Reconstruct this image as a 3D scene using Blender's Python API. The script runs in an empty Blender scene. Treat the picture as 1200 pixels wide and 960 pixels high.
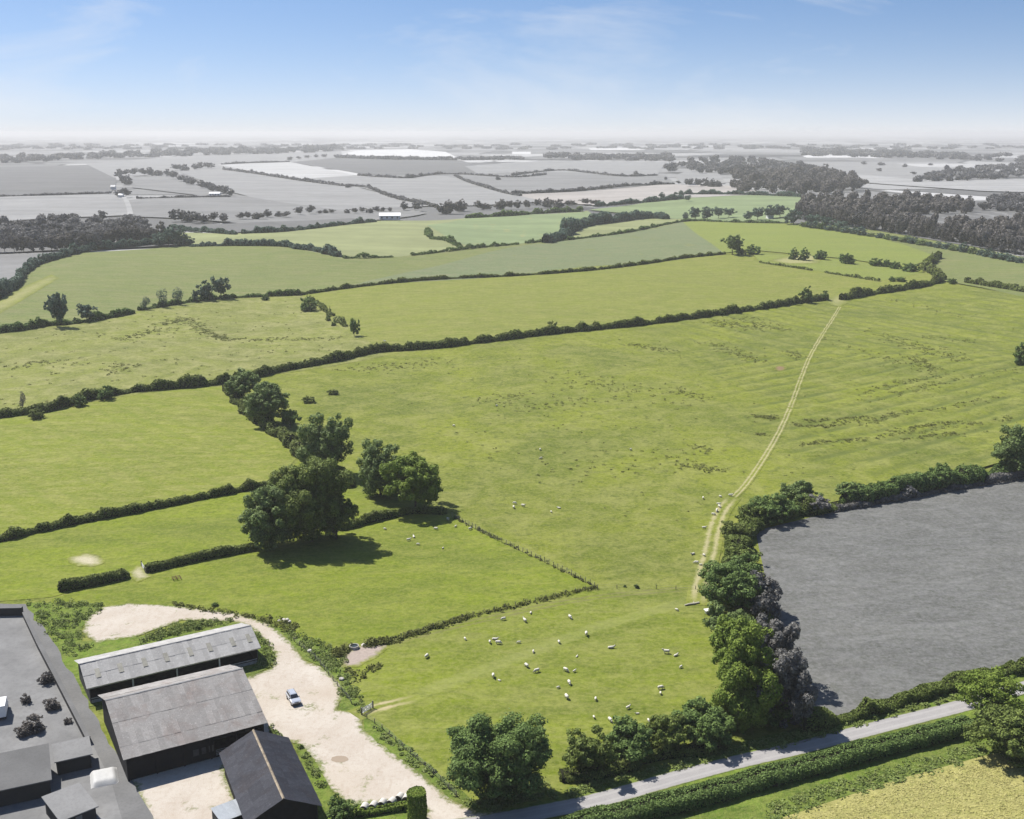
import bpy, bmesh, math, random
import numpy as np
from mathutils import Vector, Matrix
from mathutils.geometry import delaunay_2d_cdt

# ------------------------------------------------------------------ camera, sky, sun, exposure
SC = bpy.context.scene
COL = SC.collection
FPX, CAMH = 1300.0, 105.0                      # focal length in pixels of the 1200 px wide picture, camera height
PITCH = math.atan(325 / FPX)                  # horizon sits 325 px above the centre
cam = bpy.data.cameras.new('camera')
cam.sensor_width = 36.0
cam.lens = 36.0 * FPX / 1200.0
cam.clip_start = 0.5
cam.clip_end = 90000.0
camo = bpy.data.objects.new('camera', cam)
COL.objects.link(camo)
camo.location = (0, 0, CAMH)
camo.rotation_euler = (math.radians(90) - PITCH, 0, 0)
SC.camera = camo

SUN_AZ = math.radians(-50)                    # measured from +Y towards +X: the sun stands far left
SUN_EL = math.radians(53)
sd = Vector((math.sin(SUN_AZ) * math.cos(SUN_EL), math.cos(SUN_AZ) * math.cos(SUN_EL), math.sin(SUN_EL)))
sl = bpy.data.lights.new('sun', 'SUN')
sl.energy = 4.4
sl.angle = math.radians(0.53)
sl.color = (1.0, 0.955, 0.88)
slo = bpy.data.objects.new('sun', sl)
COL.objects.link(slo)
slo.rotation_euler = sd.to_track_quat('Z', 'Y').to_euler()
slo.location = (-200, 150, 300)

world = bpy.data.worlds.new('World')
SC.world = world
world.use_nodes = True
wt = world.node_tree
wt.nodes.clear()
def wn(t, **k):
    n = wt.nodes.new(t)
    for a, b in k.items():
        setattr(n, a, b)
    return n
w_out = wn('ShaderNodeOutputWorld')
w_bg = wn('ShaderNodeBackground')
w_sky = wn('ShaderNodeTexSky', sky_type='NISHITA', sun_disc=False)
w_sky.sun_elevation = SUN_EL
w_sky.sun_rotation = SUN_AZ
w_sky.altitude = 100
w_sky.air_density = 1.0
w_sky.dust_density = 0.6
w_sky.ozone_density = 2.0
w_tc = wn('ShaderNodeTexCoord')
w_sep = wn('ShaderNodeSeparateXYZ')
wt.links.new(w_tc.outputs['Generated'], w_sep.inputs[0])
# thin cirrus veils: stretched noise over the direction of view
w_map = wn('ShaderNodeMapping')
w_map.inputs['Scale'].default_value = (1.6, 1.6, 7.0)
w_map.inputs['Location'].default_value = (0.85, 0.3, 0.25)
w_map.inputs['Rotation'].default_value = (0, 0, -0.77)
w_no = wn('ShaderNodeTexNoise')
w_no.inputs['Scale'].default_value = 1.7
w_no.inputs['Detail'].default_value = 9
w_no.inputs['Roughness'].default_value = 0.62
w_no.inputs['Distortion'].default_value = 0.5
wt.links.new(w_tc.outputs['Generated'], w_map.inputs[0])
wt.links.new(w_map.outputs[0], w_no.inputs['Vector'])
w_cr = wn('ShaderNodeMapRange')
w_cr.inputs['From Min'].default_value = 0.54
w_cr.inputs['From Max'].default_value = 0.82
w_cr.inputs['To Max'].default_value = 0.75
wt.links.new(w_no.outputs['Fac'], w_cr.inputs['Value'])
w_mix = wn('ShaderNodeMix', data_type='RGBA')
w_mix.inputs[7].default_value = (8.0, 8.2, 8.6, 1)
wt.links.new(w_cr.outputs[0], w_mix.inputs[0])
w_hsv = wn('ShaderNodeHueSaturation')
w_hsv.inputs['Saturation'].default_value = 1.15
w_hsv.inputs['Value'].default_value = 1.25
# the blue deepens with height faster than in a plain clear-air model
w_sv = wn('ShaderNodeCombineXYZ')
w_mz = wn('ShaderNodeMath', operation='MULTIPLY_ADD')
w_mz.inputs[1].default_value = 1.9
w_mz.inputs[2].default_value = 0.13
wt.links.new(w_sep.outputs[0], w_sv.inputs[0])
wt.links.new(w_sep.outputs[1], w_sv.inputs[1])
wt.links.new(w_sep.outputs[2], w_mz.inputs[0])
wt.links.new(w_mz.outputs[0], w_sv.inputs[2])
w_nm = wn('ShaderNodeVectorMath', operation='NORMALIZE')
wt.links.new(w_sv.outputs[0], w_nm.inputs[0])
wt.links.new(w_nm.outputs[0], w_sky.inputs['Vector'])
wt.links.new(w_sky.outputs[0], w_hsv.inputs['Color'])
# pale haze towards the horizon, all round
w_up = wn('ShaderNodeMath', operation='MAXIMUM')
w_up.inputs[1].default_value = 0.0
wt.links.new(w_sep.outputs[2], w_up.inputs[0])
w_ex = wn('ShaderNodeMath', operation='MULTIPLY')
w_ex.inputs[1].default_value = -1 / 0.042
wt.links.new(w_up.outputs[0], w_ex.inputs[0])
w_e2 = wn('ShaderNodeMath', operation='EXPONENT')
wt.links.new(w_ex.outputs[0], w_e2.inputs[0])
w_hz = wn('ShaderNodeMix', data_type='RGBA')
w_hz.inputs[7].default_value = (7.6, 7.8, 8.2, 1)
wt.links.new(w_e2.outputs[0], w_hz.inputs[0])
wt.links.new(w_hsv.outputs[0], w_hz.inputs[6])
wt.links.new(w_hz.outputs[2], w_mix.inputs[6])
wt.links.new(w_mix.outputs[2], w_bg.inputs['Color'])
w_bg.inputs['Strength'].default_value = 0.055
wt.links.new(w_bg.outputs[0], w_out.inputs['Surface'])

SC.view_settings.view_transform = 'Standard'
SC.view_settings.look = 'None'
SC.view_settings.gamma = 1.0
SC.view_settings.use_curve_mapping = False
SC.view_settings.exposure = 0.96
SC.render.engine = 'CYCLES'
SC.cycles.use_denoising = True
SC.cycles.max_bounces = 6
SC.cycles.volume_bounces = 1
SC.cycles.transparent_max_bounces = 4

RNG = np.random.default_rng(7)
random.seed(7)

# ------------------------------------------------------------------ terrain and projection
def smooth(a, b, x):
    t = np.clip((x - a) / (b - a), 0, 1)
    return t * t * (3 - 2 * t)

def hgt(x, y, ridges=True):
    x = np.asarray(x, float); y = np.asarray(y, float)
    near = smooth(280, 520, y) * (1 - smooth(1400, 2400, y))
    far = smooth(700, 1300, y) * (1 - smooth(1450, 2300, y))
    h = near * (1.8 * np.sin(x / 62 + 1.0) * np.cos(y / 120 + 0.5) + 0.9 * np.sin(x / 31 + y / 70))
    h = h + far * (5.0 * np.sin(x / 260 + 2) * np.sin(y / 520) + 3 * np.sin(x / 150 + y / 320))
    if not ridges: return h
    # ridge and furrow of the old ploughland on the right
    m = smooth(70, 110, x) * (1 - smooth(300, 330, x)) * smooth(330, 370, y) * (1 - smooth(500, 560, y))
    s = -0.59 * x + 0.81 * y
    h = h + 0.28 * m * np.sin(s * 2 * math.pi / 10.5 + 1.5)
    m2 = smooth(70, 120, x) * (1 - smooth(330, 370, x)) * smooth(500, 560, y) * (1 - smooth(680, 740, y))
    s2 = 0.87 * x + 0.48 * y
    h = h + 0.34 * m2 * np.sin(s2 * 2 * math.pi / 12.5 + 1.5)
    return h

def ray(px, py):
    u = (px - 600) / FPX; v = (480 - py) / FPX
    return np.array([u, math.cos(PITCH) + v * math.sin(PITCH), -math.sin(PITCH) + v * math.cos(PITCH)])

_T = np.concatenate([np.linspace(90, 1200, 800), np.geomspace(1201, 45000, 900)])
def G(px, py):
    """first point of the terrain seen at a pixel of the 1200 x 960 picture"""
    d = ray(px, max(py, 162.5))
    X, Y, Z = d[0] * _T, d[1] * _T, CAMH + d[2] * _T
    e = Z - hgt(X, Y)
    k = int(np.argmax(e < 0))
    if e[k] >= 0 or k == 0:
        t = -CAMH / d[2]
    else:
        t = _T[k - 1] + (_T[k] - _T[k - 1]) * e[k - 1] / (e[k - 1] - e[k])
    x, y = d[0] * t, d[1] * t
    return np.array([x, y, float(hgt(x, y))])

def PZ(px, py, z):
    d = ray(px, py)
    t = (z - CAMH) / d[2]
    return np.array([d[0] * t, d[1] * t, z])

def ppm(y, z=0.0):
    """pixels per metre across the view at ground distance y"""
    return FPX / (y * math.cos(PITCH) + (CAMH - z) * math.sin(PITCH))

def dens(pts, step):
    """densify a polyline of pixels"""
    out = []
    for a, b in zip(pts[:-1], pts[1:]):
        n = max(1, int(round(math.hypot(b[0] - a[0], b[1] - a[1]) / step)))
        for i in range(n):
            out.append((a[0] + (b[0] - a[0]) * i / n, a[1] + (b[1] - a[1]) * i / n))
    out.append(tuple(pts[-1]))
    return out

def spline(pts, n=6):
    """smooth a pixel polyline (Catmull-Rom)"""
    p = [np.array(q, float) for q in pts]
    p = [2 * p[0] - p[1]] + p + [2 * p[-1] - p[-2]]
    out = []
    for i in range(1, len(p) - 2):
        for k in range(n):
            t = k / n
            a, b, c, d = p[i - 1], p[i], p[i + 1], p[i + 2]
            out.append(0.5 * (2 * b + (c - a) * t + (2 * a - 5 * b + 4 * c - d) * t * t + (3 * b - a - 3 * c + d) * t ** 3))
    out.append(p[-2])
    return [tuple(q) for q in out]

# ------------------------------------------------------------------ scene helpers
def tag(o, label=None, cat=None, group=None, kind=None):
    if label: o['label'] = label
    if cat: o['category'] = cat
    if group: o['group'] = group
    if kind: o['kind'] = kind
    return o

def empty(name, loc=(0, 0, 0), rz=0.0):
    o = bpy.data.objects.new(name, None)
    COL.objects.link(o)
    o.location = loc
    o.rotation_euler = (0, 0, rz)
    o.empty_display_size = 0.5
    return o

def link(name, me, parent=None):
    o = bpy.data.objects.new(name, me)
    COL.objects.link(o)
    if parent is not None:
        o.parent = parent
    return o

def mesh_np(name, V, F, mat=None, smooth_=False, attrs=None):
    """V (n,3) array, F (m,k) array of equal-sized faces"""
    V = np.asarray(V, np.float32); F = np.asarray(F, np.int32)
    me = bpy.data.meshes.new(name)
    n, k = F.shape
    me.vertices.add(len(V)); me.vertices.foreach_set('co', V.ravel())
    me.loops.add(n * k); me.loops.foreach_set('vertex_index', F.ravel())
    me.polygons.add(n)
    me.polygons.foreach_set('loop_start', np.arange(0, n * k, k, dtype=np.int32))
    me.polygons.foreach_set('loop_total', np.full(n, k, np.int32))
    if smooth_:
        me.polygons.foreach_set('use_smooth', np.ones(n, bool))
    me.update(calc_edges=True)
    for an, (dom, arr) in (attrs or {}).items():
        at = me.attributes.new(an, 'FLOAT', dom)
        at.data.foreach_set('value', np.asarray(arr, np.float32))
    if mat: me.materials.append(mat)
    return me

class MB:
    """collects boxes, prisms and tubes for ONE mesh object"""
    def __init__(s): s.v, s.f = [], []
    def add(s, v, f):
        o = len(s.v); s.v += [tuple(q) for q in v]; s.f += [tuple(i + o for i in q) for q in f]; return s
    def box(s, x0, x1, y0, y1, z0, z1):
        return s.add([(x0, y0, z0), (x1, y0, z0), (x1, y1, z0), (x0, y1, z0), (x0, y0, z1), (x1, y0, z1), (x1, y1, z1), (x0, y1, z1)],
                     [(0, 3, 2, 1), (4, 5, 6, 7), (0, 1, 5, 4), (1, 2, 6, 5), (2, 3, 7, 6), (3, 0, 4, 7)])
    def tube(s, path, radii, n=6, caps=True):
        path = [Vector(p) for p in path]
        o = len(s.v)
        for i, p in enumerate(path):
            d = (path[min(i + 1, len(path) - 1)] - path[max(i - 1, 0)]).normalized()
            a = d.cross(Vector((0.31, 0.9, 0.17))).normalized(); b = d.cross(a)
            for k in range(n):
                t = 2 * math.pi * k / n
                s.v.append(tuple(p + (a * math.cos(t) + b * math.sin(t)) * radii[i]))
        for i in range(len(path) - 1):
            for k in range(n):
                s.f.append((o + i * n + k, o + i * n + (k + 1) % n, o + (i + 1) * n + (k + 1) % n, o + (i + 1) * n + k))
        if caps:
            s.f.append(tuple(o + k for k in range(n))[::-1])
            s.f.append(tuple(o + (len(path) - 1) * n + k for k in range(n)))
        return s
    def prism(s, poly, y0, y1):
        """poly of (x,z) swept along y"""
        n = len(poly)
        v = [(x, y0, z) for x, z in poly] + [(x, y1, z) for x, z in poly]
        f = [tuple(range(n)), tuple(range(2 * n - 1, n - 1, -1))] + [(i, i + n, (i + 1) % n + n, (i + 1) % n) for i in range(n)]
        return s.add(v, f)
    def mesh(s, name, mat=None, smooth_=False, bevel=0.0):
        me = bpy.data.meshes.new(name)
        me.from_pydata(s.v, [], s.f)
        bm = bmesh.new(); bm.from_mesh(me)
        bmesh.ops.recalc_face_normals(bm, faces=bm.faces)
        if bevel:
            bmesh.ops.bevel(bm, geom=list(bm.edges), offset=bevel, segments=2, affect='EDGES', profile=0.6)
        bm.to_mesh(me); bm.free()
        if smooth_:
            for p in me.polygons: p.use_smooth = True
        if mat: me.materials.append(mat)
        return me
    def obj(s, name, mat, parent=None, **k):
        return link(name, s.mesh(name, mat, **k), parent)

# ------------------------------------------------------------------ materials
class NT:
    def __init__(s, name):
        s.m = bpy.data.materials.new(name); s.m.use_nodes = True
        s.t = s.m.node_tree; s.t.nodes.clear()
        s.out = s.n('ShaderNodeOutputMaterial')
    def n(s, t, ins=None, **k):
        n = s.t.nodes.new(t)
        for a, b in k.items(): setattr(n, a, b)
        for a, b in (ins or {}).items():
            if hasattr(b, 'bl_idname') or isinstance(b, bpy.types.NodeSocket): s.t.links.new(b, n.inputs[a])
            else: n.inputs[a].default_value = b
        return n
    def pos(s): return s.n('ShaderNodeNewGeometry').outputs['Position']
    def obc(s): return s.n('ShaderNodeTexCoord').outputs['Object']
    def mapv(s, v, sc=(1, 1, 1), rot=0.0, loc=(0, 0, 0)):
        return s.n('ShaderNodeMapping', {0: v, 'Scale': sc, 'Rotation': (0, 0, rot), 'Location': loc}).outputs[0]
    def noise(s, v, scale, detail=4, rough=0.55, dist=0.0):
        return s.n('ShaderNodeTexNoise', {'Vector': v, 'Scale': scale, 'Detail': detail, 'Roughness': rough, 'Distortion': dist}).outputs['Fac']
    def rng(s, v, a, b, c=0.0, d=1.0):
        return s.n('ShaderNodeMapRange', {'Value': v, 'From Min': a, 'From Max': b, 'To Min': c, 'To Max': d}).outputs[0]
    def mix(s, f, a, b, mode='MIX'):
        n = s.n('ShaderNodeMix', data_type='RGBA', blend_type=mode)
        for i, q in ((0, f), (6, a), (7, b)):
            if isinstance(q, bpy.types.NodeSocket): s.t.links.new(q, n.inputs[i])
            else: n.inputs[i].default_value = q if i == 0 else (tuple(q) + (1,))[:4]
        return n.outputs[2]
    def math(s, op, a, b=0.0):
        n = s.n('ShaderNodeMath', operation=op)
        for i, q in ((0, a), (1, b)):
            if isinstance(q, bpy.types.NodeSocket): s.t.links.new(q, n.inputs[i])
            else: n.inputs[i].default_value = q
        return n.outputs[0]
    def attr(s, name): return s.n('ShaderNodeAttribute', attribute_name=name).outputs['Fac']
    def bump(s, hsock, strength=0.5, dist=0.2):
        return s.n('ShaderNodeBump', {'Height': hsock, 'Strength': strength, 'Distance': dist}).outputs[0]
    def finish(s, color, rough=0.9, normal=None, spec=0.2, metal=0.0):
        b = s.n('ShaderNodeBsdfPrincipled', {'Roughness': rough, 'Metallic': metal, 'Specular IOR Level': spec})
        if isinstance(color, bpy.types.NodeSocket): s.t.links.new(color, b.inputs['Base Color'])
        else: b.inputs['Base Color'].default_value = tuple(color) + (1,)
        if normal is not None: s.t.links.new(normal, b.inputs['Normal'])
        s.t.links.new(b.outputs[0], s.out.inputs['Surface'])
        return s.m

def grass_nodes(m, a, b, dry, dark, rot=0.0, stretch=1.0, drk=0.35, dryk=0.5, sc=1.0):
    """green of a pasture: broad patches, dry bleached drifts, dark tussocks; returns colour and height"""
    p = m.pos()
    ps = m.mapv(p, (1.0, stretch, 1.0), rot)
    big = m.noise(ps, 0.022 * sc, 4, 0.6, 0.6)
    mid = m.noise(ps, 0.085 * sc, 5, 0.62, 0.8)
    fin = m.noise(p, 0.42, 5, 0.75)
    tus = m.noise(ps, 0.24 * sc, 5, 0.7, 0.4)
    vf = m.noise(p, 0.95, 5, 0.78)
    spk = m.noise(ps, 0.42 * sc, 4, 0.75, 0.2)
    c = m.mix(m.rng(big, 0.38, 0.62), a, m.mix(0.6, b, dark))
    c = m.mix(m.math('MULTIPLY', m.rng(mid, 0.42, 0.64), dryk), c, dry)
    c = m.mix(m.math('MULTIPLY', m.rng(tus, 0.52, 0.64), drk), c, dark)
    c = m.mix(m.math('MULTIPLY', m.rng(spk, 0.60, 0.72), min(1, drk * 1.3)), c, dark)
    c = m.mix(m.rng(fin, 0.32, 0.66, 0.0, 0.8), c, m.mix(0.5, c, (0.02, 0.03, 0.006)))
    c = m.mix(m.rng(vf, 0.42, 0.60, 0.0, 0.7), c, m.mix(0.55, c, dry))
    g2 = m.noise(p, 0.62, 5, 0.8)
    c = m.mix(m.rng(g2, 0.50, 0.66, 0.0, 0.55), c, m.mix(0.6, c, dark))
    h = m.math('ADD', m.math('MULTIPLY', fin, 0.6), m.math('MULTIPLY', tus, 1.2))
    return c, h

def grass_mat(name, a, b, dry, dark, **k):
    bs = k.pop('bump', 0.5)
    st = k.pop('stripes', ())
    m = NT(name)
    c, h = grass_nodes(m, a, b, dry, dark, **k)
    p = m.pos()
    for dx, dy, per, amt, x0, x1, y0, y1, col in st:
        # furrows, drill rows or mowing swathes: plants differ from row to row
        q = m.n('ShaderNodeSeparateXYZ', {0: p})
        ph = m.math('ADD', m.math('MULTIPLY', q.outputs[0], dx * 2 * math.pi / per), m.math('MULTIPLY', q.outputs[1], dy * 2 * math.pi / per))
        ph = m.math('ADD', ph, m.math('MULTIPLY', m.noise(p, 0.03, 2), 3.0))
        f = m.rng(m.math('SINE', ph), -0.2, -0.95)
        brk = m.rng(m.noise(m.mapv(p, (1, 1, 1)), 0.06, 4, 0.6), 0.36, 0.58)
        mk = m.math('MULTIPLY', m.rng(q.outputs[0], x0, x0 + 35), m.math('MULTIPLY', m.rng(q.outputs[1], y0, y0 + 40), m.rng(q.outputs[1], y1, y1 - 40)))
        mk = m.math('MULTIPLY', mk, m.math('MULTIPLY', brk, amt))
        c = m.mix(m.math('MULTIPLY', f, mk), c, col)
    return m.finish(c, 0.95, m.bump(h, bs, 0.5), 0.1)

GA = ((0.158, 0.187, 0.014), (0.136, 0.170, 0.016), (0.235, 0.236, 0.075), (0.060, 0.084, 0.012))
M = {}
M['pasture'] = grass_mat('pasture_grass', *GA, drk=0.6, dryk=0.55, stripes=((-0.59, 0.81, 10.5, 0.75, 70, 400, 320, 560, (0.075, 0.095, 0.022)), (0.87, 0.48, 12.5, 0.6, 70, 400, 500, 760, (0.085, 0.105, 0.026))))
M['front'] = grass_mat('front_pasture_grass', (0.152, 0.190, 0.014), (0.134, 0.175, 0.014), (0.230, 0.234, 0.072), (0.075, 0.100, 0.014), rot=0.3, stretch=2.2, drk=0.5, dryk=0.55)
M['paddock'] = grass_mat('paddock_grass', (0.150, 0.194, 0.012), (0.134, 0.178, 0.014), (0.230, 0.236, 0.060), (0.072, 0.102, 0.013), rot=0.2, stretch=2.0, drk=0.45, dryk=0.42, stripes=((-0.35, 0.94, 5.0, 0.3, -300, 300, 100, 700, (0.10, 0.13, 0.02)),))
M['hay'] = grass_mat('hay_meadow_grass', (0.158, 0.196, 0.015), (0.166, 0.190, 0.022), (0.262, 0.254, 0.085), (0.095, 0.130, 0.013), rot=-0.7, stretch=2.6, drk=0.4, dryk=0.58, stripes=((0.75, 0.66, 7.5, 0.4, -400, 300, 200, 900, (0.115, 0.15, 0.02)),))
M['rough'] = grass_mat('rough_pasture_grass', (0.156, 0.182, 0.026), (0.178, 0.192, 0.040), (0.268, 0.258, 0.110), (0.078, 0.100, 0.022), drk=0.6, dryk=0.7)
M['dryfield'] = grass_mat('dry_pasture_grass', (0.152, 0.184, 0.024), (0.172, 0.190, 0.034), (0.245, 0.234, 0.080), (0.10, 0.135, 0.022), rot=0.3, stretch=2.5, drk=0.3, dryk=0.6)
M['crop'] = grass_mat('young_crop_green', (0.122, 0.160, 0.038), (0.140, 0.168, 0.050), (0.225, 0.205, 0.105), (0.085, 0.130, 0.034), rot=0.15, stretch=4.0, drk=0.45, dryk=0.55, sc=0.5, bump=0.2)
M['crop2'] = grass_mat('blue_green_crop', (0.120, 0.160, 0.075), (0.135, 0.170, 0.075), (0.22, 0.20, 0.12), (0.09, 0.14, 0.065), rot=0.15, stretch=4.0, drk=0.4, dryk=0.5, sc=0.5, bump=0.2)
M['lush'] = grass_mat('lush_field_green', (0.165, 0.210, 0.035), (0.180, 0.210, 0.045), (0.23, 0.22, 0.08), (0.12, 0.17, 0.03), rot=0.2, stretch=4.0, drk=0.3, dryk=0.3, sc=0.5, bump=0.2)
M['verge'] = grass_mat('roadside_verge_grass', (0.120, 0.190, 0.022), (0.110, 0.165, 0.022), (0.20, 0.21, 0.06), (0.04, 0.075, 0.012), drk=0.6, dryk=0.35, sc=2.0, bump=0.9)
M['barley'] = grass_mat('ripening_barley', (0.330, 0.312, 0.100), (0.295, 0.290, 0.090), (0.40, 0.36, 0.15), (0.240, 0.245, 0.075), rot=0.35, stretch=2.0, drk=0.35, dryk=0.6, sc=2.5, bump=0.9)
M['greygrass'] = grass_mat('grey_stubble_ground', (0.132, 0.130, 0.126), (0.117, 0.115, 0.111), (0.200, 0.200, 0.199), (0.07, 0.07, 0.07), rot=0.2, stretch=2.0, drk=0.45, dryk=0.4, stripes=((-0.3, 0.95, 4.2, 0.22, -100, 900, 100, 900, (0.085, 0.085, 0.085)),))
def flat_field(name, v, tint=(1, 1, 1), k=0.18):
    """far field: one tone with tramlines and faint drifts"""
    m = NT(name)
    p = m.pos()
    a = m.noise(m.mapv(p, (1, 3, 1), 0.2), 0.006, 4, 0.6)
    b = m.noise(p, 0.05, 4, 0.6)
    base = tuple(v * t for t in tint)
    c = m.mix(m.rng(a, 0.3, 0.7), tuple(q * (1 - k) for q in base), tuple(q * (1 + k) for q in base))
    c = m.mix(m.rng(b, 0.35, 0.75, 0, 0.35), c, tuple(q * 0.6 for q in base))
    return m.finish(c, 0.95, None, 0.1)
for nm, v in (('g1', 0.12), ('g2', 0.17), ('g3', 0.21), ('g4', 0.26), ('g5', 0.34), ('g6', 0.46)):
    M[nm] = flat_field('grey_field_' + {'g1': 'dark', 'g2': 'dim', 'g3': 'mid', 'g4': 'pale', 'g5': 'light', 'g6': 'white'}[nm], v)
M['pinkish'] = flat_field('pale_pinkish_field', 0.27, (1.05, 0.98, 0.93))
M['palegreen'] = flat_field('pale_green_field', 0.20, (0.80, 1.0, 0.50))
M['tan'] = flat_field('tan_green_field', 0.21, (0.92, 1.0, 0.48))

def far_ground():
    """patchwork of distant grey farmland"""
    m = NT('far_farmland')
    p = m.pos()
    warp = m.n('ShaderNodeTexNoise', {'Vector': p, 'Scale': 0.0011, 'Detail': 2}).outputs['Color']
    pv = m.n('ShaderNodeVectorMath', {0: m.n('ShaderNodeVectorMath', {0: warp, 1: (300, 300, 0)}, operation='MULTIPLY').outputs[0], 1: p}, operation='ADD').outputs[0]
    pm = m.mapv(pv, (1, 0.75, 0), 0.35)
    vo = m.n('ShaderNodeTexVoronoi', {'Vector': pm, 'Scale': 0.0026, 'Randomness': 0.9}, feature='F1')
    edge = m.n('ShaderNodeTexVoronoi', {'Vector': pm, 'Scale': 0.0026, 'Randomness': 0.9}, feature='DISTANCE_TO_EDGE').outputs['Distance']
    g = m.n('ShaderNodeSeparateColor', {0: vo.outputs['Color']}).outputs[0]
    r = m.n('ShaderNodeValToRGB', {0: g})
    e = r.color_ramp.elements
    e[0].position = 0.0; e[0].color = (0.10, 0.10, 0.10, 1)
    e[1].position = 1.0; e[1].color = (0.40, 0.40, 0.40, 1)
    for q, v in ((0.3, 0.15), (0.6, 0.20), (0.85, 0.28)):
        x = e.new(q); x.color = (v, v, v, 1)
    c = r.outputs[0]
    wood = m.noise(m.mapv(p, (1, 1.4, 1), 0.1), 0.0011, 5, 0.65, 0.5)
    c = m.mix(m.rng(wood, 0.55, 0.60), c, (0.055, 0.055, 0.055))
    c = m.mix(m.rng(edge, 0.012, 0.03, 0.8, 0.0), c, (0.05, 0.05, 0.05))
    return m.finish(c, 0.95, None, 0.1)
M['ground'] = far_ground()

def leaf_mat(name, dark, light, trans=0.22, warm=None, spec=0.08):
    m = NT(name)
    t = m.attr('tint')
    r = m.n('ShaderNodeObjectInfo').outputs['Random']
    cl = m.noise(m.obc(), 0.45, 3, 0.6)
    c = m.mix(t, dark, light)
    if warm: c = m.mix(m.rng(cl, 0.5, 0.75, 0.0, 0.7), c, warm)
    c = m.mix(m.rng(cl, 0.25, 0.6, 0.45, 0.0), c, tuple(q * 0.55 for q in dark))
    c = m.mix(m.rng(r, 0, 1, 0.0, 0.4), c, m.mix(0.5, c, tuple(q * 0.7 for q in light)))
    b = m.n('ShaderNodeBsdfPrincipled', {'Base Color': c, 'Roughness': 0.6, 'Specular IOR Level': spec})
    tr = m.n('ShaderNodeBsdfTranslucent', {'Color': c})
    mx = m.n('ShaderNodeMixShader', {0: trans, 1: b.outputs[0], 2: tr.outputs[0]})
    m.t.links.new(mx.outputs[0], m.out.inputs['Surface'])
    return m.m

M['leaf_oak'] = leaf_mat('oak_leaves', (0.062, 0.088, 0.020), (0.220, 0.275, 0.070))
M['leaf_ash'] = leaf_mat('ash_leaves', (0.070, 0.105, 0.034), (0.235, 0.310, 0.105))
M['leaf_deep'] = leaf_mat('deep_green_leaves', (0.056, 0.094, 0.026), (0.200, 0.285, 0.082))
M['leaf_fresh'] = leaf_mat('fresh_green_leaves', (0.085, 0.135, 0.020), (0.250, 0.330, 0.062), warm=(0.15, 0.17, 0.03))
M['leaf_hedge'] = leaf_mat('hedge_leaves', (0.062, 0.084, 0.022), (0.235, 0.280, 0.074), warm=(0.09, 0.10, 0.03))
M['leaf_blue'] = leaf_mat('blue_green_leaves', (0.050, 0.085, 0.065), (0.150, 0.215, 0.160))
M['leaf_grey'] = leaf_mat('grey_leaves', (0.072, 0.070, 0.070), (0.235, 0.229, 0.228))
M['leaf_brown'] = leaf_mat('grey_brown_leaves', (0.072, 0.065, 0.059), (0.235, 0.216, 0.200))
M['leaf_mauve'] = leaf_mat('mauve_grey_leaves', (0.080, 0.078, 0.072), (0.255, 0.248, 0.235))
M['leaf_weed'] = leaf_mat('weed_leaves', (0.110, 0.155, 0.036), (0.260, 0.320, 0.100), warm=(0.18, 0.18, 0.07))
M['leaf_rush'] = leaf_mat('rush_leaves', (0.130, 0.145, 0.036), (0.190, 0.202, 0.062))
M['leaf_barley'] = leaf_mat('barley_ears', (0.32, 0.305, 0.100), (0.44, 0.405, 0.165), spec=0.1)

def plain(name, col, rough=0.8, var=0.25, sc=3.0, spec=0.3, metal=0.0, bump=0.0, obj_var=0.0):
    m = NT(name)
    v = m.noise(m.obc(), sc, 5, 0.6)
    c = m.mix(m.rng(v, 0.3, 0.7), tuple(q * (1 - var) for q in col), tuple(min(1, q * (1 + var)) for q in col))
    if obj_var:
        r = m.n('ShaderNodeObjectInfo').outputs['Random']
        c = m.mix(m.rng(r, 0, 1, 0, obj_var), c, tuple(q * 0.55 for q in col))
    return m.finish(c, rough, m.bump(v, bump, 0.05) if bump else None, spec, metal)

M['bark'] = plain('bark', (0.075, 0.060, 0.045), 0.95, 0.4, 2.0, 0.1, bump=0.6)
M['twig'] = plain('hedge_twigs', (0.020, 0.022, 0.012), 1.0, 0.4, 1.5, 0.05)
M['greytwig'] = plain('grey_twigs', (0.030, 0.029, 0.030), 1.0, 0.4, 1.5, 0.05)
M['wood'] = plain('weathered_wood', (0.16, 0.145, 0.125), 0.9, 0.35, 4.0, 0.15)
M['palewood'] = plain('bleached_wood', (0.42, 0.39, 0.34), 0.9, 0.25, 4.0, 0.15)
M['wire'] = plain('wire', (0.20, 0.20, 0.20), 0.5, 0.1, 4.0, 0.5, 0.6)
M['black'] = plain('black_cladding', (0.007, 0.007, 0.009), 0.8, 0.35, 1.2, 0.2)
M['post_white'] = plain('pale_steel_post', (0.55, 0.54, 0.52), 0.7, 0.15, 3.0, 0.3)
M['steel'] = plain('galvanised_steel', (0.42, 0.43, 0.44), 0.5, 0.2, 2.0, 0.5, 0.4)
M['concrete'] = plain('pale_concrete', (0.36, 0.345, 0.32), 0.9, 0.2, 1.5, 0.2, bump=0.3)
M['rubble'] = plain('chalky_stone', (0.52, 0.49, 0.45), 0.95, 0.25, 3.0, 0.15, bump=0.5, obj_var=0.4)
M['fleece'] = None

# ------------------------------------------------------------------ ground, fields, road, tracks
def struct(name, me):
    return tag(link(name, me), kind='structure')

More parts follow.
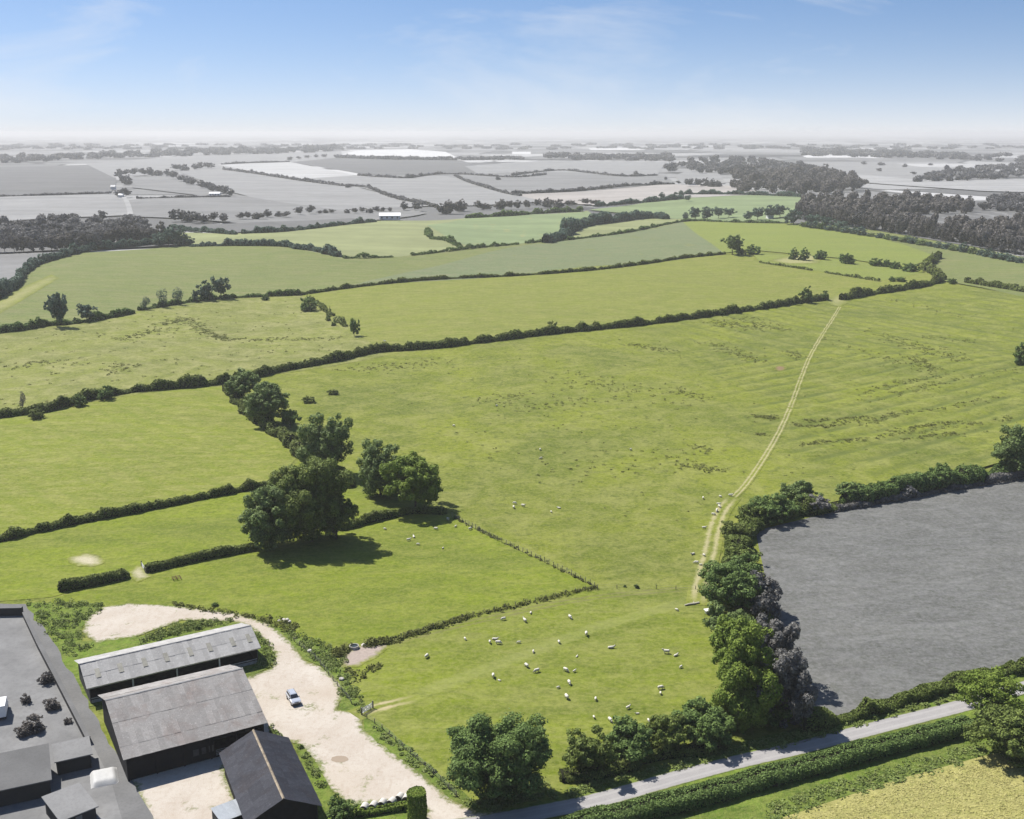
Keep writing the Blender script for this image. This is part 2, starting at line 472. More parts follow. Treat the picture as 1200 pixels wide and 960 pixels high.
def ground_sheet():
    ys = np.concatenate([np.arange(-300, 60, 60), np.arange(60, 1000, 12), np.arange(1000, 3000, 50), np.geomspace(3000, 55000, 60)])
    V, rows = [], []
    xs_u = np.linspace(-1, 1, 141)
    for y in ys:
        half = max(420, abs(y) * 0.75 + 350)
        rows.append([(u * half, y) for u in xs_u])
    A = np.array(rows)
    Z = hgt(A[..., 0], A[..., 1], False) - 1.2 * (1 - smooth(2300, 3500, A[..., 1]))
    V = np.dstack([A, Z]).reshape(-1, 3)
    n, m = A.shape[:2]
    i = np.arange(n - 1)[:, None] * m + np.arange(m - 1)[None, :]
    F = np.stack([i, i + 1, i + m + 1, i + m], -1).reshape(-1, 4)
    return struct('ground', mesh_np('ground', V, F, M['ground'], True))
ground_sheet()

def inside(poly, P):
    x, y = P[:, 0], P[:, 1]
    c = np.zeros(len(P), bool)
    j = len(poly) - 1
    for i in range(len(poly)):
        xi, yi = poly[i]; xj, yj = poly[j]
        k = ((yi > y) != (yj > y)) & (x < (xj - xi) * (y - yi) / (yj - yi + 1e-12) + xi)
        c ^= k
        j = i
    return c

def edge_dist(poly, P):
    d = np.full(len(P), 1e9)
    Q = np.array(poly)
    for a, b in zip(Q, np.roll(Q, -1, 0)):
        ab = b - a
        t = np.clip(((P - a) @ ab) / (ab @ ab + 1e-12), 0, 1)
        d = np.minimum(d, np.hypot(*(P - (a + t[:, None] * ab)).T))
    return d

def sheet(name, world_poly, mat, grid, off, seg=None, jit=0.0):
    """a draped sheet of ground bounded by a polygon of world points"""
    seg = seg or grid
    B = []
    wp = [np.array(q[:2], float) for q in world_poly]
    for a, b in zip(wp, wp[1:] + wp[:1]):
        L = np.hypot(*(b - a)); n = max(1, int(L / seg))
        nv = np.array([-(b - a)[1], (b - a)[0]]) / (L + 1e-9)
        for i in range(n):
            q = a + (b - a) * i / n
            if i: q = q + nv * RNG.normal(0, jit)
            B.append(q)
    B = np.array(B)
    x0, y0 = B.min(0); x1, y1 = B.max(0)
    gx, gy = np.meshgrid(np.arange(x0, x1, grid), np.arange(y0, y1, grid))
    I = np.stack([gx.ravel(), gy.ravel()], 1) + RNG.uniform(-0.15, 0.15, (gx.size, 2)) * grid
    I = I[inside(B, I)]
    if len(I): I = I[edge_dist(B, I) > grid * 0.35]
    pts = [Vector(q) for q in np.concatenate([B, I]).tolist()]
    nb = len(B)
    vs, es, fs, *_ = delaunay_2d_cdt(pts, [(i, (i + 1) % nb) for i in range(nb)], [list(range(nb))], 1, 1e-4)
    W = np.array([tuple(v) for v in vs])
    F = np.array([f for f in fs if len(f) == 3])
    a, b, c = W[F[:, 0]], W[F[:, 1]], W[F[:, 2]]
    cr = (b - a)[:, 0] * (c - a)[:, 1] - (b - a)[:, 1] * (c - a)[:, 0]
    F[cr < 0] = F[cr < 0][:, ::-1]
    zo = off if off > 0 else -0.05 - 0.5 * smooth(40, 70, W[:, 0]) * smooth(290, 330, W[:, 1])
    V = np.column_stack([W, hgt(W[:, 0], W[:, 1], off > 0) + zo])
    return struct(name, mesh_np(name, V, F, mat, True, {'edge': ('POINT', edge_dist(B, W))}))

def field(name, px, mat, grid, off, **k):
    return sheet(name, [G(*q) for q in px], mat, grid, off, **k)

def strip(name, px, width, mat, off, step=2.0, smooth_px=True, cols=5):
    """a draped ribbon (road, track) along a pixel path; 'across' runs -1..1"""
    pts = spline(px, 8) if smooth_px else px
    W = np.array([G(*q)[:2] for q in pts])
    d = np.concatenate([[0], np.cumsum(np.hypot(*np.diff(W, axis=0).T))])
    s = np.arange(0, d[-1], step)
    C = np.stack([np.interp(s, d, W[:, 0]), np.interp(s, d, W[:, 1])], 1)
    k = np.ones(5) / 5
    if len(C) > 12:
        for j in range(2):
            C[2:-2, j] = np.convolve(C[:, j], k, 'valid')
    T = np.gradient(C, axis=0); T /= np.hypot(*T.T)[:, None] + 1e-9
    N = np.stack([-T[:, 1], T[:, 0]], 1)
    u = np.linspace(-1, 1, cols)
    wd = np.asarray(width) * np.ones(len(C)) / 2
    P = C[:, None, :] + N[:, None, :] * u[None, :, None] * wd[:, None, None]
    Z = hgt(P[..., 0], P[..., 1]) + off
    V = np.dstack([P, Z]).reshape(-1, 3)
    n, m = P.shape[:2]
    i = np.arange(n - 1)[:, None] * m + np.arange(m - 1)[None, :]
    F = np.stack([i, i + m, i + m + 1, i + 1], -1).reshape(-1, 4)
    al = np.repeat(s, m)
    endd = np.minimum(al, s[-1] - al)
    me = mesh_np(name, V, F, mat, True, {'across': ('POINT', np.tile(u, n)), 'ends': ('POINT', endd)})
    return struct(name, me), C

# --- the green farm
field('farmland', [(-200, 1040), (-60, 640), (-60, 400), (-30, 352), (42, 313), (222, 287), (400, 303), (640, 283), (800, 260), (925, 261), (1060, 284), (1230, 318), (1330, 560), (1400, 760), (1400, 1040)], M['pasture'], 6, -0.45)
field('main_pasture', [(325, 462), (345, 440), (450, 418), (640, 394), (850, 368), (985, 352), (1105, 331), (1150, 338), (1215, 350), (1215, 530), (1100, 562), (920, 600), (850, 640), (822, 692), (697, 690), (530, 608), (430, 640), (380, 560)], M['pasture'], 2.6, 0.020)
field('upper_middle_pasture', [(350, 345), (450, 332), (613, 322), (760, 308), (850, 297), (890, 307), (980, 321), (1035, 328), (1085, 318), (1104, 329), (985, 352), (850, 367), (640, 394), (450, 418), (400, 378)], M['dryfield'], 8, 0.030)
field('rough_pasture', [(-30, 394), (60, 381), (160, 365), (265, 350), (352, 345), (400, 374), (452, 417), (330, 438), (160, 462), (-40, 497)], M['rough'], 6, 0.034)
field('hay_meadow', [(-30, 497), (160, 462), (268, 452), (348, 536), (322, 568), (-40, 645)], M['hay'], 4, 0.024)
field('strip_paddock', [(-60, 648), (322, 568), (350, 540), (440, 555), (530, 606), (440, 612), (290, 645), (160, 673), (60, 700), (-90, 712)], M['paddock'], 4, 0.028)
field('barn_paddock', [(60, 702), (160, 673), (290, 646), (440, 612), (530, 606), (697, 689), (545, 723), (455, 753), (395, 768), (340, 758), (300, 728), (150, 712), (60, 716)], M['paddock'], 4, 0.036)
field('front_pasture', [(395, 768), (455, 752), (545, 722), (697, 688), (822, 690), (850, 760), (900, 860), (860, 880), (700, 925), (600, 950), (540, 940), (470, 885), (425, 842), (405, 800)], M['front'], 3, 0.032)
# --- farther green fields
field('left_crop_field', [(-30, 395), (-30, 352), (20, 334), (42, 313), (90, 297), (222, 287), (333, 289), (400, 303), (467, 301), (640, 283), (733, 272), (800, 260), (845, 297), (760, 308), (613, 322), (450, 332), (352, 345), (265, 350), (160, 365), (60, 381)], M['crop'], 14, 0.05)
field('blue_crop_field', [(600, 290), (640, 284), (733, 273), (800, 260), (848, 297), (760, 308), (613, 322), (450, 333), (400, 338), (520, 310)], M['crop2'], 14, 0.08)
field('valley_pasture', [(222, 287), (205, 272), (277, 274), (367, 267), (440, 259), (545, 256), (600, 252), (690, 247), (640, 283), (557, 290), (467, 301), (400, 303), (333, 289)], M['tan'], 18, 0.06)
field('valley_green_field', [(500, 264), (545, 256), (690, 248), (700, 256), (667, 270), (650, 282), (557, 290), (530, 283)], M['palegreen'], 18, 0.11)
field('far_pale_field', [(662, 281), (690, 264), (760, 256), (800, 257), (800, 260), (733, 272)], M['tan'], 18, 0.09)
field('far_green_field', [(690, 246), (800, 232), (892, 228), (940, 230), (925, 262), (838, 259), (783, 256)], M['palegreen'], 22, 0.09)
field('lush_field', [(800, 260), (867, 258), (925, 256), (1000, 268), (1060, 287), (1100, 302), (1060, 313), (990, 303), (880, 293), (845, 297)], M['lush'], 12, 0.07)
field('right_lush_field', [(990, 262), (1060, 272), (1120, 284), (1215, 304), (1215, 352), (1150, 337), (1104, 329), (1085, 318), (1100, 302), (1060, 287)], M['crop'], 12, 0.09)
field('small_green_field', [(880, 296), (990, 305), (1060, 315), (1083, 320), (1033, 329), (980, 321), (890, 307)], M['lush'], 9, 0.11)
# --- grey land outside the farm
field('grey_field', [(885, 622), (960, 604), (1060, 582), (1130, 565), (1230, 545), (1330, 560), (1330, 790), (1200, 786), (1120, 804), (1040, 826), (960, 852), (930, 842), (915, 760)], M['greygrass'], 5, 0.026)
GF = [
 ('dark_grey_field', [(-40, 197), (120, 193), (137, 212), (130, 226), (-40, 232)], 'g1'),
 ('pale_grey_field', [(-40, 232), (130, 227), (143, 230), (152, 252), (-40, 262)], 'g3'),
 ('long_grey_field', [(100, 192), (200, 184), (400, 177), (400, 185), (250, 194), (137, 210)], 'g3'),
 ('light_stubble_field', [(255, 193), (340, 190), (420, 206), (352, 211), (300, 202)], 'g5'),
 ('corner_stubble_field', [(350, 210), (424, 205), (432, 221), (396, 218)], 'g3'),
 ('dim_grey_field', [(340, 190), (395, 185), (540, 188), (560, 194), (612, 202), (500, 208), (425, 204)], 'g1'),
 ('white_sheeted_field', [(393, 183), (420, 176), (480, 175), (522, 178), (541, 187), (480, 186)], 'g6'),
 ('hedged_grey_field', [(205, 200), (255, 194), (300, 203), (420, 220), (510, 241), (440, 245), (400, 248), (330, 240), (270, 225)], 'g3'),
 ('sloping_grey_field', [(420, 206), (520, 206), (560, 212), (640, 236), (510, 242), (420, 219)], 'g3'),
 ('low_grey_field', [(150, 235), (270, 227), (400, 247), (470, 243), (500, 250), (410, 263), (280, 262), (155, 254)], 'g2'),
 ('grey_meadow', [(520, 206), (620, 201), (780, 206), (790, 214), (680, 225), (600, 227), (560, 215)], 'g2'),
 ('broad_grey_field', [(545, 195), (640, 188), (780, 190), (770, 206), (620, 201), (560, 204)], 'g3'),
 ('pinkish_field', [(600, 228), (680, 225), (780, 216), (860, 218), (900, 228), (800, 232), (700, 241), (650, 238)], 'pinkish'),
 ('middle_grey_field', [(210, 205), (150, 208), (155, 220), (240, 230), (270, 226)], 'g2'),
 ('thin_grey_field', [(200, 266), (280, 262), (410, 256), (440, 258), (367, 266), (277, 273)], 'g1'),
 ('corner_grey_field', [(-40, 300), (60, 296), (110, 292), (42, 311), (20, 334), (-40, 345)], 'g2'),
 ('knoll_field', [(790, 206), (810, 199), (840, 199), (850, 215), (800, 217)], 'g3'),
 ('right_grey_field', [(940, 190), (1110, 190), (1120, 205), (1060, 215), (985, 205)], 'g3'),
 ('right_pale_field', [(1000, 204), (1090, 212), (1215, 210), (1215, 226), (1150, 224), (1010, 214)], 'g4'),
 ('bright_far_field', [(940, 183), (960, 180), (1014, 181), (1014, 185), (945, 185)], 'g6'),
 ('bright_strip_field', [(1050, 192), (1142, 192), (1145, 197), (1080, 196)], 'g5'),
 ('wood_clearing', [(1040, 262), (1100, 254), (1150, 248), (1215, 250), (1215, 262), (1140, 268)], 'g2'),
 ('wood_floor', [(925, 262), (940, 236), (1215, 236), (1215, 300), (1060, 276), (1000, 266)], 'g1'),
 ('left_wood_floor', [(-40, 300), (110, 292), (215, 287), (200, 264), (-40, 268)], 'g1'),
 ('bright_thin_field', [(600, 178), (622, 178), (622, 181), (600, 181)], 'g6'),
 ('bright_line_field', [(690, 174), (760, 174), (755, 176), (692, 176)], 'g6'),
]
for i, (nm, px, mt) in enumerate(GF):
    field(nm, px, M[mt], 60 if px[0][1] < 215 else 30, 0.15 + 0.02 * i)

# --- yard, road, tracks
def yard_mat():
    m = NT('chalk_gravel_yard')
    p = m.pos()
    g, gh = grass_nodes(m, (0.12, 0.17, 0.03), (0.12, 0.15, 0.03), (0.24, 0.22, 0.10), (0.06, 0.09, 0.02), sc=2.0)
    a = m.noise(p, 0.12, 5, 0.6, 0.5)
    b = m.noise(p, 1.3, 5, 0.65)
    f = m.noise(p, 7.0, 2, 0.6)
    c = m.mix(m.rng(a, 0.35, 0.65), (0.345, 0.300, 0.252), (0.405, 0.368, 0.322))
    c = m.mix(m.rng(b, 0.5, 0.75, 0, 0.55), c, (0.27, 0.215, 0.165))
    c = m.mix(m.rng(f, 0.35, 0.75, 0, 0.3), c, (0.47, 0.44, 0.40))
    w2 = m.noise(m.mapv(p, (1, 0.35, 1), 0.75), 0.5, 5, 0.7, 1.2)
    c = m.mix(m.rng(w2, 0.52, 0.68, 0, 0.45), c, (0.30, 0.25, 0.20))
    c = m.mix(m.rng(m.noise(p, 0.05, 3), 0.5, 0.65, 0, 0.4), c, (0.34, 0.285, 0.225))
    k = m.math('ADD', m.attr('edge'), m.math('MULTIPLY', m.math('SUBTRACT', m.noise(p, 0.9, 5, 0.7), 0.5), 4.5))
    patch = m.math('MULTIPLY', m.rng(m.noise(p, 0.22, 4, 0.6), 0.60, 0.68), m.rng(m.noise(p, 1.6, 3), 0.4, 0.55))
    c = m.mix(m.math('MULTIPLY', patch, 0.75), c, g)
    c = m.mix(m.rng(k, 0.15, 1.1), g, c)
    return m.finish(c, 0.95, m.bump(m.math('ADD', b, f), 0.5, 0.12), 0.15)
M['yard'] = yard_mat()
yard_out = [(96, 740), (104, 722), (120, 712), (152, 707), (190, 709), (233, 713), (277, 719), (315, 731), (336, 748), (347, 760), (357, 774), (376, 782), (396, 799), (402, 815), (395, 832), (422, 836), (427, 856), (454, 878), (501, 913), (530, 938), (560, 952), (600, 950), (600, 985), (480, 985), (500, 950), (470, 938), (413, 944), (385, 925), (366, 888), (350, 872), (330, 869), (300, 885), (262, 900), (285, 962), (290, 990), (185, 990), (160, 930), (150, 915), (180, 880), (200, 830), (293, 793), (318, 783), (322, 766), (306, 748), (291, 734), (271, 728), (213, 727), (163, 745), (111, 754)]
field('farm_yard', yard_out, M['yard'], 1.3, 0.052, seg=1.2, jit=0.15)
field('barn_bank', [(30, 706), (120, 708), (96, 735), (96, 752), (165, 746), (275, 726), (295, 735), (320, 765), (316, 782), (290, 795), (95, 830), (60, 770)], M['verge'], 3.0, 0.040)
field('yard_verge', [(300, 722), (345, 745), (400, 765), (410, 800), (428, 838), (395, 834), (402, 815), (396, 798), (376, 781), (357, 773), (336, 747)], M['verge'], 2.0, 0.0465)
field('lane_verge', [(424, 840), (446, 848), (560, 945), (600, 948), (700, 922), (800, 890), (900, 862), (1040, 826), (1200, 780), (1260, 770), (1260, 800), (1120, 825), (1000, 860), (800, 906), (650, 946), (560, 958), (530, 940), (501, 914), (454, 879), (427, 857)], M['verge'], 2.2, 0.042, seg=1.5, jit=0.2)
field('house_verge', [(375, 930), (413, 944), (470, 938), (500, 950), (480, 990), (370, 1000)], M['verge'], 2.0, 0.048)
field('barn_side_grass', [(345, 872), (352, 872), (368, 890), (388, 925), (400, 945), (385, 955), (365, 925)], M['verge'], 1.5, 0.060)
field('barley_field', [(800, 1010), (900, 962), (1000, 930), (1100, 898), (1160, 882), (1260, 862), (1330, 900), (1330, 1010)], M['barley'], 2.0, 0.030)
field('hedge_verge', [(560, 985), (660, 958), (800, 918), (930, 882), (1040, 855), (1130, 832), (1260, 800), (1260, 868), (1160, 884), (1050, 914), (900, 964), (780, 1020), (560, 1020)], M['verge'], 2.2, 0.038)

def road_mat():
    m = NT('worn_lane_asphalt')
    p = m.pos()
    a = m.noise(p, 0.35, 5, 0.6)
    f = m.noise(p, 5.0, 3, 0.6)
    x = m.math('ABSOLUTE', m.attr('across'))
    c = m.mix(m.rng(a, 0.3, 0.7), (0.235, 0.225, 0.225), (0.285, 0.275, 0.270))
    c = m.mix(m.rng(f, 0.4, 0.8, 0, 0.35), c, (0.16, 0.155, 0.15))
    wheel = m.math('ABSOLUTE', m.math('SUBTRACT', x, 0.45))
    c = m.mix(m.rng(wheel, 0.05, 0.2, 0.35, 0.0), c, (0.34, 0.33, 0.32))
    e = m.math('ADD', x, m.math('MULTIPLY', m.noise(p, 0.8, 4), 0.25))
    c = m.mix(m.rng(e, 0.98, 1.12), c, (0.13, 0.15, 0.05))
    return m.finish(c, 0.9, m.bump(f, 0.3, 0.03), 0.2)
strip('lane', [(430, 1000), (500, 975), (570, 964), (655, 948), (705, 937), (796, 911), (865, 893), (935, 877), (1035, 851), (1125, 828), (1200, 806), (1290, 780)], 3.9, road_mat(), 0.072, 1.0, cols=9)

FRONT = ((0.152, 0.190, 0.014), (0.134, 0.175, 0.014), (0.230, 0.234, 0.072), (0.075, 0.100, 0.014))
KF = dict(rot=0.3, stretch=2.2, drk=0.5, dryk=0.55)
def track_mat(name, soil, ruts=True, strength=1.0, grass=GA, gk=None):
    m = NT(name)
    g, gh = grass_nodes(m, *grass, **(gk or dict(drk=0.6, dryk=0.55)))
    p = m.pos()
    x = m.attr('across')
    nz = m.math('MULTIPLY', m.math('SUBTRACT', m.noise(p, 0.45, 5, 0.7), 0.5), 0.9)
    if ruts:
        d = m.math('ABSOLUTE', m.math('SUBTRACT', m.math('ABSOLUTE', x), 0.42))
        k = m.rng(m.math('ADD', d, nz), 0.05, 0.32, 1.0, 0.0)
    else:
        k = m.rng(m.math('ADD', m.math('ABSOLUTE', x), nz), 0.45, 0.85, 1.0, 0.0)
    k = m.math('MULTIPLY', k, m.math('MULTIPLY', m.rng(m.math('ADD', m.attr('ends'), m.math('MULTIPLY', nz, 6)), 0.0, 7.0), strength))
    c = m.mix(k, g, m.mix(m.rng(m.noise(p, 1.2, 4), 0.3, 0.7), soil, tuple(q * 1.25 for q in soil)))
    return m.finish(c, 0.95, m.bump(gh, 0.4, 0.3), 0.1)
M['track'] = track_mat('pale_track_ruts', (0.29, 0.26, 0.15), strength=0.72)
M['trackf'] = track_mat('faint_grassy_ruts', (0.115, 0.110, 0.045), strength=0.6, grass=FRONT, gk=KF)
M['trackg'] = track_mat('gateway_ruts', (0.33, 0.275, 0.17), grass=FRONT, gk=KF)
M['soil'] = track_mat('trodden_soil', (0.34, 0.28, 0.22), ruts=False)
M['soil2'] = track_mat('trodden_soil_brown', (0.27, 0.20, 0.16), ruts=False)
strip('field_track', [(988, 349), (984, 360), (975, 375), (962, 395), (948, 420), (938, 445), (927, 475), (912, 508), (893, 540), (872, 570), (852, 590)], 2.9, M['track'], 0.10, 2.0, cols=9)
strip('hedge_track', [(858, 583), (845, 600), (837, 622), (832, 645), (826, 668), (820, 692), (818, 712)], 5.6, M['track'], 0.105, 1.5, cols=9)
strip('pasture_track', [(822, 690), (770, 693), (700, 700), (630, 712), (560, 728), (500, 742), (445, 758)], 4.0, M['trackf'], 0.042, 1.5, cols=9)
strip('sheep_path', [(818, 700), (770, 715), (700, 735), (620, 765), (540, 795), (470, 822)], 5.5, track_mat('bleached_grass_path', (0.20, 0.21, 0.075), ruts=False, strength=0.28, grass=FRONT, gk=KF), 0.038, 1.5, cols=9)
strip('gateway_track', [(415, 839), (435, 831), (455, 826), (490, 818)], 4.6, M['trackg'], 0.054, 1.0, cols=9)
def blob_px(cx, cy, rx, ry, n=18, j=0.15):
    return [(cx + rx * math.cos(t) * (1 + random.uniform(-j, j)), cy + ry * math.sin(t) * (1 + random.uniform(-j, j))) for t in [2 * math.pi * i / n for i in range(n)]]
def patch_mat(name, soil, fall=1.6, grass=GA, amp=3.0):
    m = NT(name)
    g, gh = grass_nodes(m, *grass, drk=0.5, dryk=0.5)
    p = m.pos()
    k = m.math('ADD', m.attr('edge'), m.math('MULTIPLY', m.math('SUBTRACT', m.noise(p, 0.7, 5, 0.7), 0.5), amp))
    c = m.mix(m.rng(k, 0.3, fall), g, m.mix(m.rng(m.noise(p, 1.5, 5, 0.7), 0.3, 0.7), soil, tuple(min(1, q * 1.35) for q in soil)))
    return m.finish(c, 0.95, m.bump(gh, 0.4, 0.3), 0.1)
M['mud'] = patch_mat('poached_earth', (0.24, 0.20, 0.175))
M['chalk'] = patch_mat('chalk_scrape', (0.30, 0.275, 0.19), 2.6)
M['drybank'] = patch_mat('dry_bank_grass', (0.200, 0.196, 0.090), 9.0, amp=12.0)
M['pit'] = patch_mat('bare_red_earth', (0.17, 0.115, 0.07), 2.0, amp=4.0)
M['scrub'] = patch_mat('bleached_rough_grass', (0.20, 0.19, 0.10), 3.0)
field('trough_mud', [(394, 772), (408, 762), (425, 754), (452, 752), (456, 760), (440, 772), (420, 782), (400, 784)], M['mud'], 1.0, 0.085, seg=1.0, jit=0.15)
field('chalk_patch', blob_px(102, 657, 22, 8), M['chalk'], 1.2, 0.09, seg=1.2)
field('gateway_earth', [(148, 672), (160, 663), (171, 664), (178, 676), (160, 684)], M['chalk'], 1.0, 0.095, seg=1.0)
field('earth_pit', blob_px(914, 432, 8, 3), M['pit'], 1.0, 0.15, seg=1.0)
field('hedge_gap_earth', [(966, 352), (978, 345), (990, 346), (998, 352), (985, 360), (974, 358)], M['drybank'], 2.0, 0.16, seg=2.0)
field('dry_headland', [(-20, 362), (20, 340), (60, 322), (70, 326), (30, 350), (-20, 380)], M['drybank'], 5, 0.12)
field('dry_bank', [(900, 306), (935, 298), (965, 301), (960, 309), (925, 310)], M['drybank'], 5, 0.17)
def puddle_mat():
    m = NT('muddy_water')
    return m.finish((0.27, 0.215, 0.155), 0.2, None, 0.4)
field('puddle', blob_px(398, 890, 10, 4, 22, 0.1), puddle_mat(), 0.8, 0.07, seg=0.5)

# ------------------------------------------------------------------ vegetation generators
def unit(n):
    v = RNG.normal(size=(n, 3)); return v / np.linalg.norm(v, axis=1)[:, None]

def leaves(name, C, N, S, mat, tint):
    """leaf sprays: one folded rhomb for each spray"""
    n = len(C)
    S = np.asarray(S) * np.ones(n)
    R = unit(n)
    T = np.cross(N, R); T /= np.linalg.norm(T, axis=1)[:, None] + 1e-9
    B = np.cross(N, T)
    s = S[:, None]
    V = np.stack([C + T * s * 0.62, C + B * s * 0.42 - N * s * 0.12, C - T * s * 0.62, C - B * s * 0.42 - N * s * 0.12], 1).reshape(-1, 3)
    F = np.arange(4 * n).reshape(n, 4)
    return mesh_np(name, V, F, mat, False, {'tint': ('FACE', tint)})

def blob_leaves(blobs, leaf, cover=2.6, tilt=0.65, zcut=-9e9, spread=0.16):
    """sprays over a set of ellipsoids (centre, radii): mostly near the surface, few where hidden inside others"""
    Cs, Ns = [], []
    for c, r in blobs:
        c = np.array(c); r = np.array(r) * np.ones(3)
        area = 4 * math.pi * ((r[0] * r[1]) ** 1.6 / 3 + (r[0] * r[2]) ** 1.6 / 3 + (r[1] * r[2]) ** 1.6 / 3) ** (1 / 1.6)
        n = max(8, int(cover * area / (leaf * leaf * 0.52)))
        u = unit(n)
        rad = 1.05 - np.abs(RNG.normal(0, spread, n)) + (RNG.random(n) < 0.12) * RNG.uniform(0, 0.35, n)
        Cs.append(c + u * r * rad[:, None])
        q = u / r; q /= np.linalg.norm(q, axis=1)[:, None]
        Ns.append(q)
    C = np.concatenate(Cs); N = np.concatenate(Ns)
    keep = np.ones(len(C), bool)
    for c, r in blobs:
        d = (((C - np.array(c)) / (np.array(r) * np.ones(3))) ** 2).sum(1)
        keep &= (d > 0.36) | (RNG.random(len(C)) < 0.10)
    keep &= C[:, 2] > zcut
    C, N = C[keep], N[keep]
    N = N + np.array([0, 0, 0.35]) + RNG.normal(0, tilt, N.shape); N /= np.linalg.norm(N, axis=1)[:, None]
    return C, N

def crown_blobs(W, H, base, n, kind='round', D=None):
    """ellipsoids that make up a crown of width W, top H, underside at base"""
    D = D or W
    out = []
    ch = H - base
    for i in range(n):
        if kind == 'cone':
            t = (i + 0.5) / n
            z = base + ch * (0.05 + 0.9 * t)
            rr = W / 2 * (1 - t) ** 0.8 * random.uniform(0.25, 0.75)
            a = i * 2.4
            r = max(0.09 * W, W * 0.30 * (1 - 0.75 * t))
            out.append(((rr * math.cos(a), rr * math.sin(a), z), (r, r, r * 1.3)))
            continue
        for _ in range(30):
            u = np.array([random.uniform(-1, 1) for _ in range(3)])
            if 0.30 < np.linalg.norm(u) < 0.80: break
        r = random.uniform(0.17, 0.30) * (1.15 if n < 9 else 1.0)
        squash = 0.8 if kind == 'round' else 1.15
        wz = 1.0 - 0.35 * max(0, -u[2])
        out.append(((u[0] * W / 2 * wz, u[1] * D / 2 * wz, base + ch * (0.5 + 0.5 * u[2] * 0.95)), (r * W, r * D, r * ch * squash)))
    return out

def trunk_mb(H, base, W, blobs, r0, n=7):
    mb = MB()
    top = base + (H - base) * 0.45
    lean = (random.uniform(-.04, .04) * H, random.uniform(-.04, .04) * H)
    mb.tube([(0, 0, -0.3), (0, 0, base * 0.3), (lean[0] * .4, lean[1] * .4, base), (lean[0], lean[1], top)], [r0 * 1.5, r0 * 1.05, r0 * 0.8, r0 * 0.4], n)
    for c, r in random.sample(blobs, min(len(blobs), 8)):
        z0 = base * 0.8 + (top - base) * random.uniform(0, 0.7)
        k = z0 / top
        s = (lean[0] * k, lean[1] * k, z0)
        mid = ((s[0] + c[0]) / 2, (s[1] + c[1]) / 2, (s[2] + c[2]) / 2 - 0.02 * H)
        mb.tube([s, mid, c], [r0 * 0.42, r0 * 0.28, r0 * 0.1], 5, False)
    return mb

def big_tree(name, px, py, W, H, mat, label, cat='tree', base=None, nb=24, kind='round', leaf=None, group=None, D=None, cover=2.4, dist=None, bark='bark'):
    """an individual tree; px,py is where its trunk meets the ground"""
    g = G(px, py)
    leaf = leaf or max(0.36, 2.2 / ppm(g[1]))
    base = H * 0.06 if base is None else base
    # the given height is what shows from the drone; turn it into a true height
    A0, A1 = math.atan((py - 480) / 880) + 0.351, math.atan2(CAMH, g[1])
    H = max(0.45 * W, (H * math.cos(A0) + 0.45 * W * (math.sin(A0) - math.sin(A1))) / math.cos(A1))
    o = empty(name, g, random.uniform(0, 6.28) if D is None else 0)
    tag(o, label, cat, group)
    bl = crown_blobs(W, H, base, nb, kind, D)
    sub = sub_blobs(bl)
    C, N = blob_leaves(sub, leaf, cover * 0.50, tilt=0.42, zcut=0.15, spread=0.32)
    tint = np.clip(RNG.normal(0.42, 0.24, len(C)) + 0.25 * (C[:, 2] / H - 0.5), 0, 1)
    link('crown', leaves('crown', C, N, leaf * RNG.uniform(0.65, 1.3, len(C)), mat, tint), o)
    trunk_mb(H, base, W, bl, max(0.12, H * 0.022)).obj('trunk', M[bark], o, smooth_=True)
    return o

def sub_blobs(bl, k=9):
    """break each lobe of a crown into smaller sprays set on its skin"""
    out = []
    for c, r in bl:
        c = np.array(c); r = np.array(r) * np.ones(3)
        for _ in range(k):
            u = unit(1)[0]
            q = c + u * r * random.uniform(0.5, 1.1)
            f = random.uniform(0.24, 0.50)
            out.append((q, np.minimum(r, r.mean()) * f))
    return out

PROTO = {}
def proto(kind, i, mk):
    """unit tree meshes (width 1, height 1) shared by the small trees"""
    key = (kind, i)
    if key not in PROTO:
        st = random.getstate(); random.seed(hash(kind) % 97 if False else sum(map(ord, kind)) + 31 * i)
        if kind == 'conifer': bl = crown_blobs(1, 1, 0.10, 13, 'cone'); lf = 0.085
        elif kind == 'bush': bl = crown_blobs(1, 1, -0.05, 9) + [((.27 * math.cos(a_), .27 * math.sin(a_), .2), (.26, .26, .24)) for a_ in (0.3, 1.6, 2.8, 4.1, 5.3)]; lf = 0.105
        elif kind == 'tall': bl = crown_blobs(1, 1, 0.12, 13, 'tall'); lf = 0.09
        elif kind == 'sapling': bl = crown_blobs(1, 1, 0.2, 7, 'tall'); lf = 0.07
        else: bl = crown_blobs(1, 1, 0.12, 15); lf = 0.085
        cv = 0.35 if kind == 'sapling' else 2.0
        C, N = blob_leaves(bl if kind == 'sapling' else sub_blobs(bl, 6), lf, cv * (1 if kind == 'sapling' else .55), tilt=.5, zcut=0.0, spread=.28)
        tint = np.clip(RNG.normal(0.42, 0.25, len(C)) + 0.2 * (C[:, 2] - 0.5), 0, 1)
        me = leaves(kind + '_crown', C, N, lf * RNG.uniform(0.7, 1.25, len(C)), None, tint)
        tm = trunk_mb(1, 0.14, 1, bl, 0.022, 5).mesh(kind + '_trunk', None, True)
        random.setstate(st)
        PROTO[key] = (me, tm)
    k2 = key + (mk,)
    if k2 not in PROTO:
        me, tm = PROTO[key]
        a, b = me.copy(), tm.copy()
        a.materials.append(M[mk]); b.materials.append(M['bark'])
        PROTO[k2] = (a, b)
    return PROTO[k2]

